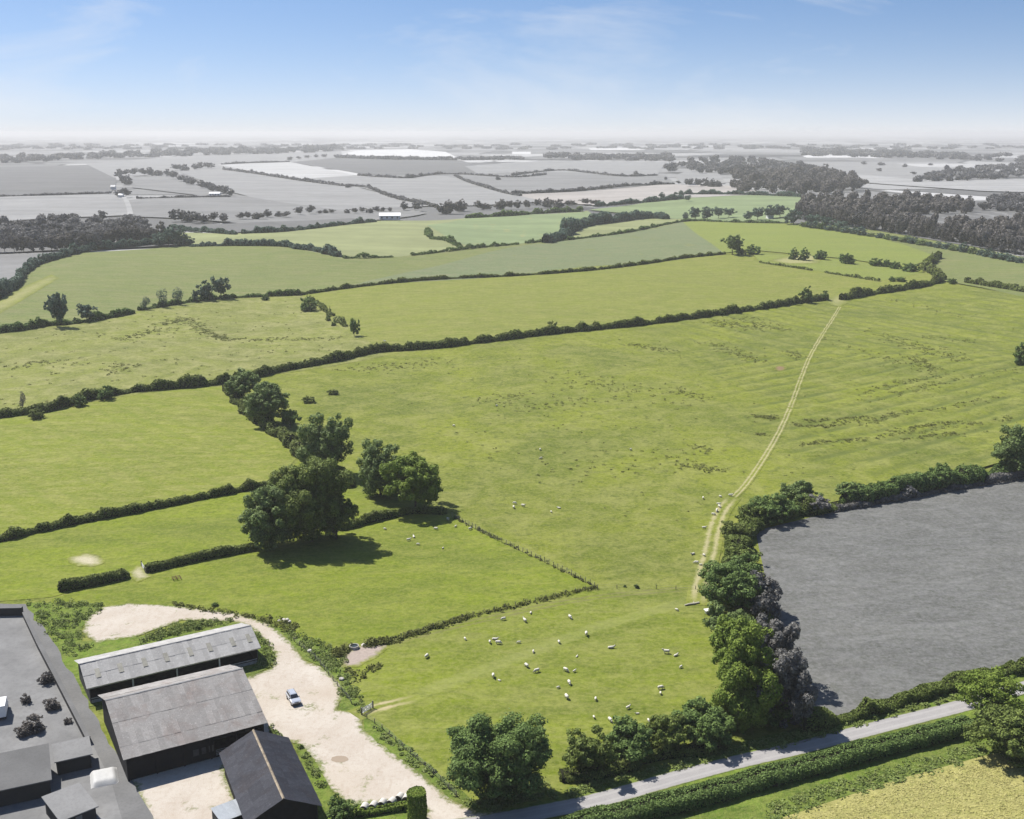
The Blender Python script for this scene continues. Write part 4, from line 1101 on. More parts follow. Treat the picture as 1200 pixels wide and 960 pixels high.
# --- grey tree rows between the far fields
rows = [
 ('tree beside the top of the white farm track', [(140, 207), (148, 206), (157, 206), (167, 206), (176, 206), (184, 206)], 11, 9),
 ('tree in the grey row right of the white farm track', [(196, 207), (204, 210), (212, 213), (220, 216), (226, 217)], 12, 9),
 ('tree in the slanting grey row below the hedged field', [(236, 221), (243, 223), (250, 225), (257, 227), (264, 229), (271, 230)], 10, 10),
 ('tree on the near edge of the grey hedged field', [(207, 200), (216, 200), (228, 199), (236, 198), (246, 198)], 12, 8),
 ('tree beside the white farm track bend', [(139, 231), (147, 231), (145, 217), (150, 216)], 11, 10),
 ('tree in the dark clump below the grey fields, left', [(203, 259), (212, 259), (221, 259), (230, 260), (240, 260), (250, 260), (262, 260)], 13, 12),
 ('tree in the small dark clump below the grey fields, middle', [(284, 257), (291, 257), (300, 257), (306, 257), (313, 255)], 11, 9),
 ('tree in the dark pair right of the small clump', [(326, 254), (335, 255)], 9, 8),
 ('dark round tree left of the white shed, in the pair', [(350, 252), (365, 251)], 12, 10),
 ('little tree right of the round dark pair', [(375, 251), (382, 250), (389, 250)], 8, 5),
 ('tree in the sparse row above the white shed', [(407, 250), (415, 250), (425, 249), (433, 250), (441, 248), (449, 248), (457, 248)], 8, 6),
 ('round tree above the white shed', [(473, 247), (489, 247)], 12, 10),
 ('tree in the brown clump right of the white shed', [(516, 250), (524, 250), (533, 250), (540, 247)], 15, 14),
 ('tree in the brown row right of the clump', [(560, 245), (570, 245), (586, 245), (596, 245), (607, 245), (617, 244), (630, 243), (642, 243), (654, 243)], 12, 11),
 ('round brown tree at the right end of the brown row', [(668, 240), (685, 240), (697, 241)], 12, 8),
 ('grey tree on the right knoll', [(807, 219), (818, 219), (826, 218), (834, 219), (840, 219)], 11, 9),
 ('grey tree dotted along the far fields at the right', [(1012, 193), (1033, 194), (1060, 196), (1090, 194), (1030, 201), (1070, 205)], 7, 4),
 ('small tree along the far grey hedge lines', [(295, 203), (360, 213), (408, 220), (478, 209), (484, 209), (610, 206), (584, 211), (705, 222), (715, 221), (670, 224), (745, 206), (795, 216), (770, 216), (780, 212)], 6, 5),
 ('tree on the dark field edge near the white sheeted field', [(340, 188), (350, 187), (360, 186), (370, 185), (380, 185)], 7, 4),
 ('small blue-grey tree in the far hedge above the pale green field', [(775, 233), (798, 231), (805, 236)], 9, 8),
]
ORD = ['first', 'second', 'third', 'fourth', 'fifth', 'sixth', 'seventh', 'eighth', 'ninth', 'tenth', 'eleventh', 'twelfth', 'thirteenth', 'fourteenth']
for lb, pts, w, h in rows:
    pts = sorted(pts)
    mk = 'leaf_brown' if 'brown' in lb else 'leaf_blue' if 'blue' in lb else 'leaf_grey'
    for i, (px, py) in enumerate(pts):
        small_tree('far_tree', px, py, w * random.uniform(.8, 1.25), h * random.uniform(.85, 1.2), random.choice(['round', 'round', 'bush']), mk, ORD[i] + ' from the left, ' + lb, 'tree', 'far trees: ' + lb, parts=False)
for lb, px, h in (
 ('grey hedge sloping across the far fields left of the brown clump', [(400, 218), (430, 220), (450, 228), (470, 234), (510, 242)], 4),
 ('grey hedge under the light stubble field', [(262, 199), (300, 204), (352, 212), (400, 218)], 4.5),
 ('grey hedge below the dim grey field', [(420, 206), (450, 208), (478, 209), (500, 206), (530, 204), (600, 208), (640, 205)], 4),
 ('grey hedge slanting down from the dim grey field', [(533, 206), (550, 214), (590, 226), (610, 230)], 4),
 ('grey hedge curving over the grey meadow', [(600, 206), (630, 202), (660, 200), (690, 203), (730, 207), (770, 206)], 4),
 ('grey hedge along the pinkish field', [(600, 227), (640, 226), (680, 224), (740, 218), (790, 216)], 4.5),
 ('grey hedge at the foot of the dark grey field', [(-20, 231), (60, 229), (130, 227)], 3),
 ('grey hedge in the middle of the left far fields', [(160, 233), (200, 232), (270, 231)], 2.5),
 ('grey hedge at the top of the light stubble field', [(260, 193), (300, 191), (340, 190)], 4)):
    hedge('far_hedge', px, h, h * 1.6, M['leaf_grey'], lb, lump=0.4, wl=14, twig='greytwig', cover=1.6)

# ------------------------------------------------------------------ barns
def roof_mat(name, a, b, stain, stk=0.5, lich=None):
    m = NT(name)
    p = m.pos()
    n1 = m.noise(p, 0.25, 5, 0.65, 0.6); n2 = m.noise(p, 1.6, 5, 0.7); n3 = m.noise(p, 6.0, 3, 0.6)
    r = m.n('ShaderNodeObjectInfo').outputs['Random']
    c = m.mix(m.rng(n2, 0.3, 0.7), a, b)
    c = m.mix(m.math('MULTIPLY', m.rng(n1, 0.48, 0.68), stk), c, stain)
    if lich: c = m.mix(m.rng(n2, 0.60, 0.70, 0, 0.6), c, lich)
    c = m.mix(m.rng(n3, 0.4, 0.8, 0, 0.35), c, tuple(q * 0.5 for q in a))
    c = m.mix(m.rng(r, 0, 1, 0, 0.55), c, tuple(q * 0.66 for q in a))
    sp = m.noise(p, 2.6, 4, 0.75)
    c = m.mix(m.rng(sp, 0.58, 0.68, 0, 0.5), c, tuple(min(1, q * 1.45) for q in b))
    c = m.mix(m.rng(sp, 0.34, 0.42, 0.45, 0), c, tuple(q * 0.6 for q in a))
    return m.finish(c, 0.85, m.bump(n3, 0.3, 0.03), 0.2)
M['roof_pale'] = roof_mat('pale_cement_sheet', (0.335, 0.33, 0.325), (0.40, 0.395, 0.39), (0.27, 0.265, 0.26))
M['roof_lichen'] = roof_mat('lichen_cement_sheet', (0.245, 0.236, 0.230), (0.315, 0.305, 0.298), (0.195, 0.155, 0.140), 0.7, (0.31, 0.295, 0.27))
M['roof_dark'] = roof_mat('dark_tarred_sheet', (0.110, 0.110, 0.122), (0.145, 0.143, 0.155), (0.105, 0.085, 0.080), 0.7, (0.190, 0.185, 0.185))
M['ridge_tan'] = plain('mossy_ridge', (0.24, 0.20, 0.15), 0.95, 0.45, 1.5, 0.1)
M['skylight'] = plain('weathered_rooflight', (0.17, 0.165, 0.14), 0.55, 0.25, 1.0, 0.4)
M['interior'] = plain('barn_floor_straw', (0.05, 0.043, 0.032), 1.0, 0.4, 0.8, 0.1)
M['blocks'] = plain('grey_blockwork', (0.06, 0.059, 0.058), 0.95, 0.25, 1.2, 0.1)

def sheet_mesh(w, l):
    """one corrugated sheet, wave across its width"""
    n = 12
    V, F = [], []
    for i in range(n + 1):
        x = w * i / n
        z = 0.035 * (1 if i % 2 else -1)
        V += [(x, 0, z), (x, l, z)]
    for i in range(n): F.append((2 * i, 2 * i + 2, 2 * i + 3, 2 * i + 1))
    me = bpy.data.meshes.new('roof_sheet'); me.from_pydata(V, [], F); me.update()
    return me

def slope(roof, x0, L, y0, z0, y1, z1, rows, mat, w=1.02, oh=0.0):
    """sheets laid over one roof slope from the eave (y0,z0) up to the ridge (y1,z1)"""
    d = Vector((0, y1 - y0, z1 - z0)); ln = d.length; d.normalize()
    X = Vector((1, 0, 0)) if y1 > y0 else Vector((-1, 0, 0))
    N = X.cross(d)
    n = int(round(L / w)); w = L / n
    rl = ln / rows
    me = sheet_mesh(w * 1.03, rl * 1.06); me.materials.append(mat)
    for r in range(rows):
        for i in range(n):
            xx = x0 + i * w if y1 > y0 else x0 + L - i * w
            p = Vector((xx, y0, z0)) + d * (r * rl - random.uniform(0.0, 0.05)) + N * (0.06 + 0.035 * (r % 2) + 0.012 * (i % 2) + random.uniform(0, 0.012))
            o = link('roof_sheet', me, roof)
            R = Matrix((X, d, N)).transposed().to_4x4()
            R = R @ Matrix.Rotation(random.gauss(0, 0.004), 4, 'Z') @ Matrix.Rotation(random.gauss(0, 0.004), 4, 'X')
            o.matrix_local = Matrix.Translation(p) @ R

def wall_poly(mb, pts, t, nrm):
    """a wall panel: outline pts thickened by t against nrm"""
    n = len(pts); nv = Vector(nrm) * t
    v = [Vector(q) for q in pts] + [Vector(q) - nv for q in pts]
    f = [tuple(range(n)), tuple(range(2 * n - 1, n - 1, -1))] + [(i, i + n, (i + 1) % n + n, (i + 1) % n) for i in range(n)]
    return mb.add([tuple(q) for q in v], f)

def barn(name, label, FL, FR, D, zf, zb, zr, rf, rows, mat, ridge_mat, front, wall_mat, gable_mat=None, posts=3, over=0.45):
    """FL,FR: front eave corners in the world; D depth; ridge at fraction rf of the depth"""
    FL, FR = np.array(FL[:2]), np.array(FR[:2])
    L = float(np.hypot(*(FR - FL))); ang = math.atan2(*(FR - FL)[::-1])
    o = tag(empty(name, (FL[0], FL[1], 0.05), ang), label, 'barn')
    yr = D * rf
    e = over
    gm = gable_mat or wall_mat
    # roof: thin deck with sheets and ridge cap on it
    sf, sb = (zr - zf) / yr, (zr - zb) / (D - yr)
    mb = MB()
    mb.add([(0, 0, zf - .10), (L, 0, zf - .10), (L, yr, zr - .10), (0, yr, zr - .10), (0, 0, zf), (L, 0, zf), (L, yr, zr), (0, yr, zr)],
           [(0, 3, 2, 1), (4, 5, 6, 7), (0, 1, 5, 4), (1, 2, 6, 5), (3, 0, 4, 7)])
    mb.add([(0, yr + .003, zr - .10), (L, yr + .003, zr - .10), (L, D, zb - .10), (0, D, zb - .10), (0, yr + .003, zr), (L, yr + .003, zr), (L, D, zb), (0, D, zb)],
           [(0, 3, 2, 1), (4, 5, 6, 7), (1, 2, 6, 5), (2, 3, 7, 6), (3, 0, 4, 7)])
    roof = mb.obj('roof', M['black'], o)
    slope(roof, -0.1, L + 0.2, -0.15, zf - 0.15 * sf, yr, zr, rows[0], mat)
    slope(roof, -0.1, L + 0.2, D + 0.15, zb - 0.15 * sb, yr, zr, rows[1], mat)
    rc = MB()
    nseg = int(L / 1.5)
    for i in range(nseg):
        a, b = -0.12 + (L + .24) * i / nseg, -0.12 + (L + .24) * (i + 1) / nseg + 0.02
        k = 0.012 * (i % 2)
        rc.add([(a, yr - .20, zr - .20 * sf + .14 + k), (b, yr - .20, zr - .20 * sf + .14 + k), (b, yr, zr + .20 + k), (a, yr, zr + .20 + k), (a, yr + .20, zr - .20 * sb + .14 + k), (b, yr + .20, zr - .20 * sb + .14 + k)],
               [(0, 1, 2, 3), (3, 2, 5, 4)])
    rc.obj('ridge_cap', ridge_mat, roof)
    # walls
    for x, sgn in ((e, -1), (L - e, 1)):
        w = MB()
        wall_poly(w, [(x, e, 0), (x, D - e, 0), (x, D - e, zb + sb * e - .14), (x, yr, zr - .14), (x, e, zf + sf * e - .14)], 0.15, (sgn, 0, 0))
        w.obj('gable_wall', gm, o)
    w = MB(); w.box(e + .16, L - e - .16, D - e - .15, D - e, 0, zb + sb * e - .2); w.obj('back_wall', wall_mat, o)
    if front == 'open':
        for i in range(1, posts + 1):
            x = L * i / (posts + 1)
            MB().box(x - .13, x + .13, .10, .36, 0, zf - .12).obj('post', M['post_white'], o)
        MB().box(e + .2, L - e - .2, .45, .55, 0.85, 1.0).obj('feed_rail', M['steel'], o)
        MB().box(e + .2, L - e - .2, .46, .62, 0, .55).obj('feed_kerb', M['concrete'], o)
        MB().box(.02, L - .02, .04, .09, zf - .34, zf - .11).obj('fascia', M['steel'], o)
    elif front == 'bays':
        nb = posts
        for i in range(nb + 1):
            x = e + .2 + (L - 2 * e - .4) * i / nb
            MB().box(x - .12, x + .12, e, e + .24, 0, zf - .05).obj('post', M['black'], o)
        MB().box(e + .16, L * .62, e + .26, e + .40, 0, zf).obj('front_wall', wall_mat, o)
        MB().box(L * .62, L - e - .16, e + .26, e + .40, zf * .72, zf).obj('front_panel', wall_mat, o)
        for k, (a, b) in enumerate(((.47, .51), (.53, .56), (.58, .615))):
            MB().box(L * a, L * b, e + .20, e + .25, 1.3, 2.5).obj('window', M['blocks'], o)
        g = MB()
        for z in (.35, .65, .95, 1.25): g.box(L * .63, L - e - .3, e + .30, e + .35, z, z + .06)
        g.obj('gate', M['steel'], o)
    else:
        w = MB(); w.box(e + .16, L - e - .16, e, e + .15, 0, zf + sf * e - .2); w.obj('front_wall', wall_mat, o)
    MB().box(e + .2, L - e - .2, e + .2, D - e - .2, 0.02, 0.06).obj('floor', M['interior'], o)
    return o, L, ang

lb, LL, la = barn('long_barn', 'long open-fronted barn with pale grey roof and a row of dull rooflights', PZ(102, 807, 3.5), PZ(305, 759, 3.5), 12.4, 3.5, 3.8, 5.8, 0.48, (2, 2), M['roof_pale'], M['roof_pale'], 'open', M['black'], M['blocks'], 3)
rfo = [c for c in lb.children if c.name.startswith('roof')][0]
sfl = (5.8 - 3.5) / (12.4 * .48)
for t in (0.075, 0.20, 0.335, 0.46, 0.60, 0.715, 0.855, 0.955):
    x = LL * t - .35
    k = MB()
    y0, y1 = 1.7, 3.9
    k.add([(x, y0, 3.5 + sfl * y0 + .19), (x + .85, y0, 3.5 + sfl * y0 + .19), (x + .85, y1, 3.5 + sfl * y1 + .19), (x, y1, 3.5 + sfl * y1 + .19),
           (x, y0, 3.5 + sfl * y0 + .10), (x + .85, y0, 3.5 + sfl * y0 + .10), (x + .85, y1, 3.5 + sfl * y1 + .10), (x, y1, 3.5 + sfl * y1 + .10)], [(0, 1, 2, 3), (0, 4, 5, 1), (1, 5, 6, 2), (2, 6, 7, 3), (3, 7, 4, 0)])
    k.obj('rooflight', M['skylight'], rfo)
barn('big_barn', 'large barn with a stained grey lichened roof between the other two barns', PZ(145, 890.6, 4.5), PZ(312.7, 847, 4.5), 23.2, 4.5, 5.2, 8.4, 0.62, (5, 3), M['roof_lichen'], M['roof_pale'], 'bays', M['black'], M['black'], 5)
# the black-roofed barn: its front is the gable towards the camera, so its long side runs away from us
dl0, dl1 = PZ(287.5, 962, 4), PZ(258, 882.7, 4)
barn('black_barn', 'black-roofed barn with a tan mossy ridge, nearest the camera', dl1, dl0 + (dl0 - dl1) * 0.05, 11.4, 4.0, 4.0, 6.8, 0.5, (3, 3), M['roof_dark'], M['ridge_tan'], 'closed', M['black'], M['black'])
# pale lean-to by the black barn
a0, a1 = PZ(247, 948, 2.4), PZ(279, 936, 2.4)
lt = tag(empty('lean_to_shed', (a0[0], a0[1], .05), math.atan2(a1[1] - a0[1], a1[0] - a0[0])), 'small pale tin-roofed lean-to against the black barn', 'shed')
Ll = float(np.hypot(*(a1 - a0)[:2]))
ltr = MB().add([(0, -4, 2.1), (Ll, -4, 2.1), (Ll, 0, 2.4), (0, 0, 2.4), (0, -4, 2.04), (Ll, -4, 2.04), (Ll, 0, 2.34), (0, 0, 2.34)], [(0, 1, 2, 3), (4, 7, 6, 5), (0, 4, 5, 1), (1, 5, 6, 2), (2, 6, 7, 3), (3, 7, 4, 0)]).obj('roof', M['post_white'], lt)
ms = sheet_mesh(Ll / 5 * 1.02, 4.1)
ms.materials.append(plain('new_tin_sheet', (0.33, 0.355, 0.385), 0.5, 0.15, 1.0, 0.3, 0.1, obj_var=0.4))
for i in range(5):
    q = link('roof_sheet', ms, ltr)
    q.location = (i * Ll / 5, -4.05, 2.15 + .01 * (i % 2)); q.rotation_euler[0] = math.atan(0.3 / 4)
MB().box(.1, Ll - .1, -.2, -.1, 0, 2.3).obj('wall', M['blocks'], lt)
MB().box(.1, .2, -3.8, -.21, 0, 2.05).obj('wall', M['blocks'], lt)
for x in (.15, Ll - .25): MB().box(x, x + .1, -3.95, -3.85, 0, 2.0).obj('post', M['wood'], lt)

# ------------------------------------------------------------------ car
def car(px, py, to):
    g, h = G(px, py), G(*to)
    o = tag(empty('parked_car', (g[0], g[1], 0.055), math.atan2(h[1] - g[1], h[0] - g[0])), 'silver estate car with black lower body parked on the gravel yard', 'car')
    paint = NT('silver_car_paint').finish((0.50, 0.53, 0.58), 0.28, None, 0.5, 0.55)
    glass = NT('dark_car_glass').finish((0.015, 0.018, 0.024), 0.06, None, 0.6)
    trim = NT('black_car_trim').finish((0.02, 0.02, 0.022), 0.5, None, 0.4)
    b = MB(); b.prism([(-2.15, .42), (2.1, .40), (2.22, .62), (2.18, .86), (1.95, .98), (.95, 1.08), (-2.0, 1.10), (-2.22, .95), (-2.25, .6)], -.89, .89)
    body = b.obj('body', paint, o, bevel=.06)
    MB().box(-2.1, 2.0, -.83, .83, .24, .43).obj('sill', trim, o)
    # glasshouse
    def frus(z0, z1, xa, xb, xc, xd, y0, y1):
        return [(xa, -y0, z0), (xb, -y0, z0), (xb, y0, z0), (xa, y0, z0), (xc, -y1, z1), (xd, -y1, z1), (xd, y1, z1), (xc, y1, z1)]
    F6 = [(0, 3, 2, 1), (4, 5, 6, 7), (0, 1, 5, 4), (1, 2, 6, 5), (2, 3, 7, 6), (3, 0, 4, 7)]
    cab = MB().add(frus(1.06, 1.58, -2.10, 1.00, -1.92, .28, .80, .66), F6).obj('cabin', paint, o, bevel=.03)
    rf = MB().add(frus(1.585, 1.66, -1.93, .30, -1.80, .14, .68, .60), F6).obj('roof', paint, o, bevel=.02)
    def pane(name, pts):
        c = [Vector(p) for p in pts]
        n = (c[1] - c[0]).cross(c[2] - c[0]).normalized()
        m_ = sum(c, Vector()) / 4
        if n.dot(m_ - Vector((-.5, 0, 1.2))) < 0: n = -n
        v = [tuple(p + n * .012) for p in c] + [tuple(p - n * .01) for p in c]
        MB().add(v, [(0, 1, 2, 3), (7, 6, 5, 4), (0, 4, 5, 1), (1, 5, 6, 2), (2, 6, 7, 3), (3, 7, 4, 0)]).obj(name, glass, cab)
    pane('windscreen', [(.96, -.74, 1.10), (.96, .74, 1.10), (.32, .62, 1.56), (.32, -.62, 1.56)])
    pane('rear_window', [(-2.085, -.70, 1.13), (-2.085, .70, 1.13), (-1.94, .60, 1.52), (-1.94, -.60, 1.52)])
    for sgn in (-1, 1):
        for xa, xb, xc, xd in ((-.55, .72, -.50, .22), (-1.95, -.63, -1.80, -.58)):
            pane('side_window', [(xa, sgn * .792, 1.11), (xb, sgn * .792, 1.11), (xd, sgn * .680, 1.54), (xc, sgn * .680, 1.54)])
        MB().box(.62, .80, sgn * .92 - .09, sgn * .92 + .09, 1.06, 1.20).obj('mirror', trim, o, bevel=.02)
        MB().box(2.10, 2.20, sgn * .62 - .2, sgn * .62 + .2, .74, .88).obj('headlight', NT('lamp_glass').finish((.75, .76, .78), .1, None, .6), o, bevel=.02)
        MB().box(-2.275, -2.20, sgn * .72 - .1, sgn * .72 + .1, .70, 1.0).obj('tail_light', NT('red_lamp').finish((.25, .01, .01), .2), o)
        MB().box(-1.8, .1, sgn * .56 - .02, sgn * .56 + .02, 1.68, 1.72).obj('roof_rail', trim, o)
        for x in (-1.38, 1.38):
            w = empty('wheel'); w.parent = o; w.location = (x, sgn * .82, .33)
            t = MB(); t.tube([(0, -.11, 0), (0, -.09, 0), (0, .09, 0), (0, .11, 0)], [.29, .33, .33, .29], 18).obj('tyre', NT('tyre_rubber').finish((.015, .015, .015), .85), w)
            MB().tube([(0, -.115, 0), (0, .115, 0)], [.20, .20], 12).obj('rim', M['steel'], w)
    MB().box(2.13, 2.27, -.78, .78, .36, .60).obj('bumper', trim, o, bevel=.03)
    MB().box(-2.30, -2.16, -.78, .78, .36, .62).obj('bumper', trim, o, bevel=.03)
    MB().box(2.16, 2.24, -.38, .38, .70, .84).obj('grille', trim, o)
car(344, 822, (353, 836))

# ------------------------------------------------------------------ fences, gates and small things
def fence(name, px, label, post_h=1.25, gap=2.2, wires=(0.4, 0.75, 1.1), rails=False, smooth_px=False, lean=.05):
    W = np.array([G(*q)[:2] for q in dens(px, 8)])
    d = np.concatenate([[0], np.cumsum(np.hypot(*np.diff(W, axis=0).T))])
    n = int(d[-1] / gap)
    org = np.array([*W[0], float(hgt(*W[0]))])
    o = tag(empty(name, org), label, 'fence')
    pm = MB().tube([(0, 0, -.3), (0, 0, post_h)], [.085, .075], 6).mesh('post', M['wood'])
    tops = []
    for i in range(n + 1):
        s = d[-1] * i / n
        x, y = np.interp(s, d, W[:, 0]), np.interp(s, d, W[:, 1])
        z = float(hgt(x, y))
        p = link('post', pm, o); p.location = (x - org[0], y - org[1], z - org[2])
        p.rotation_euler = (random.gauss(0, lean), random.gauss(0, lean), random.uniform(0, 3)); p.scale = (1, 1, random.uniform(.85, 1.1))
        tops.append((x - org[0], y - org[1], z - org[2]))
    for wz in wires:
        MB().tube([(x, y, z + wz) for x, y, z in tops], [.035 if rails else .016] * len(tops), 4, False).obj('rail' if rails else 'wire', M['wood'] if rails else M['wire'], o)
    return o
fence('post_fence', [(530, 606), (575, 630), (640, 660), (697, 688)], 'line of wooden posts slanting down across the pasture from the trees', 1.45, 1.75, wires=(.35, .7, 1.05, 1.3))
fence('wire_fence', [(697, 689), (640, 702), (590, 713), (545, 724), (500, 739), (458, 752)], 'old post fence in rough grass above the grazing sheep', 1.1, 2.6)
fence('drive_fence', [(430, 842), (446, 853), (470, 875), (505, 905), (535, 934)], 'low post and wire fence between the gravel drive and the sheep pasture', 1.1, 2.4)
fence('yard_fence', [(345, 752), (372, 775), (392, 800), (412, 825)], 'leaning post fence in weeds beside the parked car', 1.1, 2.4, lean=.1)
fence('pasture_fence', [(700, 690), (745, 690), (790, 691), (815, 691)], 'thin wire fence running on from the fence corner to the track', 1.1, 4.0, wires=(.5, 1.0))

def gate(px0, px1, label, name='field_gate'):
    a, b = G(*px0), G(*px1)
    L = float(np.hypot(*(b - a)[:2]))
    o = tag(empty(name, a, math.atan2(b[1] - a[1], b[0] - a[0])), label, 'gate')
    for x in (0, L): MB().box(x - .11, x + .11, -.11, .11, -.2, 1.5).obj('post', M['wood'], o)
    for z in (.25, .5, .72, .94, 1.16): MB().box(.15, L - .15, -.03, .03, z, z + .08).obj('bar', M['steel'], o)
    MB().add([(.2, .031, .27), (.3, .031, .27), (L - .2, .031, 1.2), (L - .3, .031, 1.2), (.2, .07, .27), (.3, .07, .27), (L - .2, .07, 1.2), (L - .3, .07, 1.2)], [(0, 1, 2, 3), (7, 6, 5, 4), (0, 4, 5, 1), (1, 5, 6, 2), (2, 6, 7, 3), (3, 7, 4, 0)]).obj('brace', M['steel'], o)
    return o
gate((424, 838), (437, 830), 'metal field gate where the gravel yard opens into the sheep pasture')
gate((166, 664), (171, 672), 'gate standing open at the bare gateway between two hedges')

def round_bale(px, py, label, rz):
    g = G(px, py)
    o = tag(empty('round_bale', (g[0], g[1], .05), rz), label, 'bale', 'bales in a row at the yard edge')
    r = .66
    wm, em = M['bale_wrap'], M['bale_end']
    ys = [-.62, -.56, -.3, 0, .3, .56, .62]
    MB().tube([(0, y, r) for y in ys], [r * .93, r, r * 1.005, r, r * 1.005, r, r * .93], 20, False).obj('wrap', wm, o, smooth_=True)
    for s in (-1, 1):
        MB().tube([(0, s * .60, r), (0, s * .615, r), (0, s * .58, r)], [r * .92, r * .55, r * .06], 20, True).obj('end_face', em, o)
M['bale_wrap'] = plain('pale_net_wrap', (0.44, 0.42, 0.38), 0.7, 0.15, 3.0, 0.3)
M['bale_end'] = plain('shaded_straw_end', (0.085, 0.065, 0.045), 1.0, 0.4, 6.0, 0.1)  # shade on the bale ends is put into this dark straw colour
for (px, py), lb_ in zip(((427.5, 951), (438, 949), (448.5, 946), (459.5, 944.5), (469, 939), (477, 940)), ('leftmost pale round bale, beside the small bushy tree', 'second pale round bale from the small bushy tree', 'third pale round bale from the small bushy tree', 'third pale round bale from the clipped column tree', 'pale round bale set back, second from the clipped column tree', 'pale round bale half hidden behind the clipped column tree')):
    round_bale(px, py, lb_, random.uniform(-.25, .1) - .25)

def lathe(prof, n=20):
    mb = MB(); o = len(mb.v)
    for r, z in prof:
        for k in range(n):
            t = 2 * math.pi * k / n; mb.v.append((r * math.cos(t), r * math.sin(t), z))
    for i in range(len(prof) - 1):
        for k in range(n): mb.f.append((i * n + k, i * n + (k + 1) % n, (i + 1) * n + (k + 1) % n, (i + 1) * n + k))
    return mb
g = G(415, 760)
t = tag(empty('water_trough', g), 'round concrete water trough on the bare mud by the fence', 'trough')
lathe([(.0, .02), (.95, .02), (1.0, .7), (.86, .7), (.82, .25), (0, .25)]).obj('basin', M['concrete'], t, smooth_=False)
lathe([(0, .56), (.845, .56)]).obj('water', NT('trough_water').finish((.02, .025, .02), .05, None, .6), t)

def stone(name, parent, loc, r, mat):
    bm = bmesh.new(); bmesh.ops.create_icosphere(bm, subdivisions=2, radius=r)
    for v in bm.verts: v.co *= random.uniform(.78, 1.12); v.co.z *= .7
    me = bpy.data.meshes.new(name); bm.to_mesh(me); bm.free(); me.materials.append(mat)
    o = link(name, me, parent); o.location = loc; return o
g = G(335, 729)
t = tag(empty('rubble_heap', g), 'small heap of pale stones on the bank above the gravel drive', 'heap')
for i in range(11): stone('stone', t, (random.gauss(0, .8), random.gauss(0, .45), .15 + .18 * (i % 3)), random.uniform(.25, .5), M['rubble'])
for (px, py, n_, lb_) in ((426, 757, 1, 'white stone block lying beside the round trough'), (363, 764, 1, 'pale boulder in the weeds left of the drive bend'), (400, 797, 1, 'pale boulder at the gravel edge below the mud patch')):
    g = G(px, py); s_ = stone('boulder', None, (g[0], g[1], g[2] + .2), .55, M['rubble']); tag(s_, lb_, 'boulder')
g = G(207, 679)
t = tag(empty('farm_implement', g, .5), 'rusty brown harrow lying on the grass right of the bare gateway', 'implement')
rust = plain('rusty_iron', (0.10, 0.045, 0.03), 0.9, 0.4, 3.0, 0.2)
for x in (-.9, 0, .9): MB().box(x - .06, x + .06, -.9, .9, .35, .47).obj('beam', rust, t)
for y in (-.8, 0, .8): MB().box(-1.0, 1.0, y - .05, y + .05, .475, .56).obj('crossbar', rust, t)
for x in (-.9, 0, .9):
    for y in (-.6, .2): MB().tube([(x, y, .4), (x + .05, y - .1, -.02)], [.035, .015], 5).obj('tine', rust, t)
MB().tube([(0, .9, .45), (.1, 2.1, .3)], [.05, .04], 6).obj('drawbar', rust, t)
g = G(811, 709)
t = tag(empty('fallen_log', g, .35), 'bleached fallen log at the foot of the hedge track', 'log')
MB().tube([(-1.9, 0, .25), (-.6, .1, .28), (.6, 0, .26), (1.9, .15, .22)], [.14, .22, .24, .27], 8).obj('trunk', M['palewood'], t)
MB().tube([(.3, 0, .35), (.8, .6, .6)], [.11, .05], 6).obj('branch', M['palewood'], t)
g = G(831, 719)
t = tag(empty('sheep_feeder', g, .3), 'small galvanised feeder with a pale lid below the round green tree', 'feeder')
MB().add([(-.9, -.45, .25), (.9, -.45, .25), (.9, .45, .25), (-.9, .45, .25), (-1.0, -.6, .85), (1.0, -.6, .85), (1.0, .6, .85), (-1.0, .6, .85)], [(0, 3, 2, 1), (4, 5, 6, 7), (0, 1, 5, 4), (1, 2, 6, 5), (2, 3, 7, 6), (3, 0, 4, 7)]).obj('hopper', M['steel'], t)
MB().prism([(-1.1, .853), (1.1, .853), (1.0, 1.0), (-1.0, 1.0)], -.68, .68).obj('lid', M['post_white'], t)
for x in (-.75, .75): MB().box(x - .06, x + .06, -.5, .5, 0, .25).obj('skid', M['steel'], t)
small_tree('field_bush', 746, 689, 6, 6, 'bush', 'leaf_deep', 'tiny dark bush by the thin wire fence', 'bush')
small_tree('field_bush', 732, 688, 4, 4, 'bush', 'leaf_deep', 'tiniest dark bush left of the other by the wire fence', 'bush')
small_tree('field_bush', 252, 710, 8, 7, 'bush', 'leaf_deep', 'small dark bush on the bank above the gravel drive', 'bush')
for i, (px, py, w, h, lb_) in enumerate(((390, 462, 14, 8, 'right one of two brown-green gorse bushes near the meadow trees'), (362, 472, 15, 10, 'left one of two brown-green gorse bushes near the meadow trees'))):
    small_tree('gorse_bush', px, py, w, h, 'bush', 'leaf_hedge', lb_, 'bush')

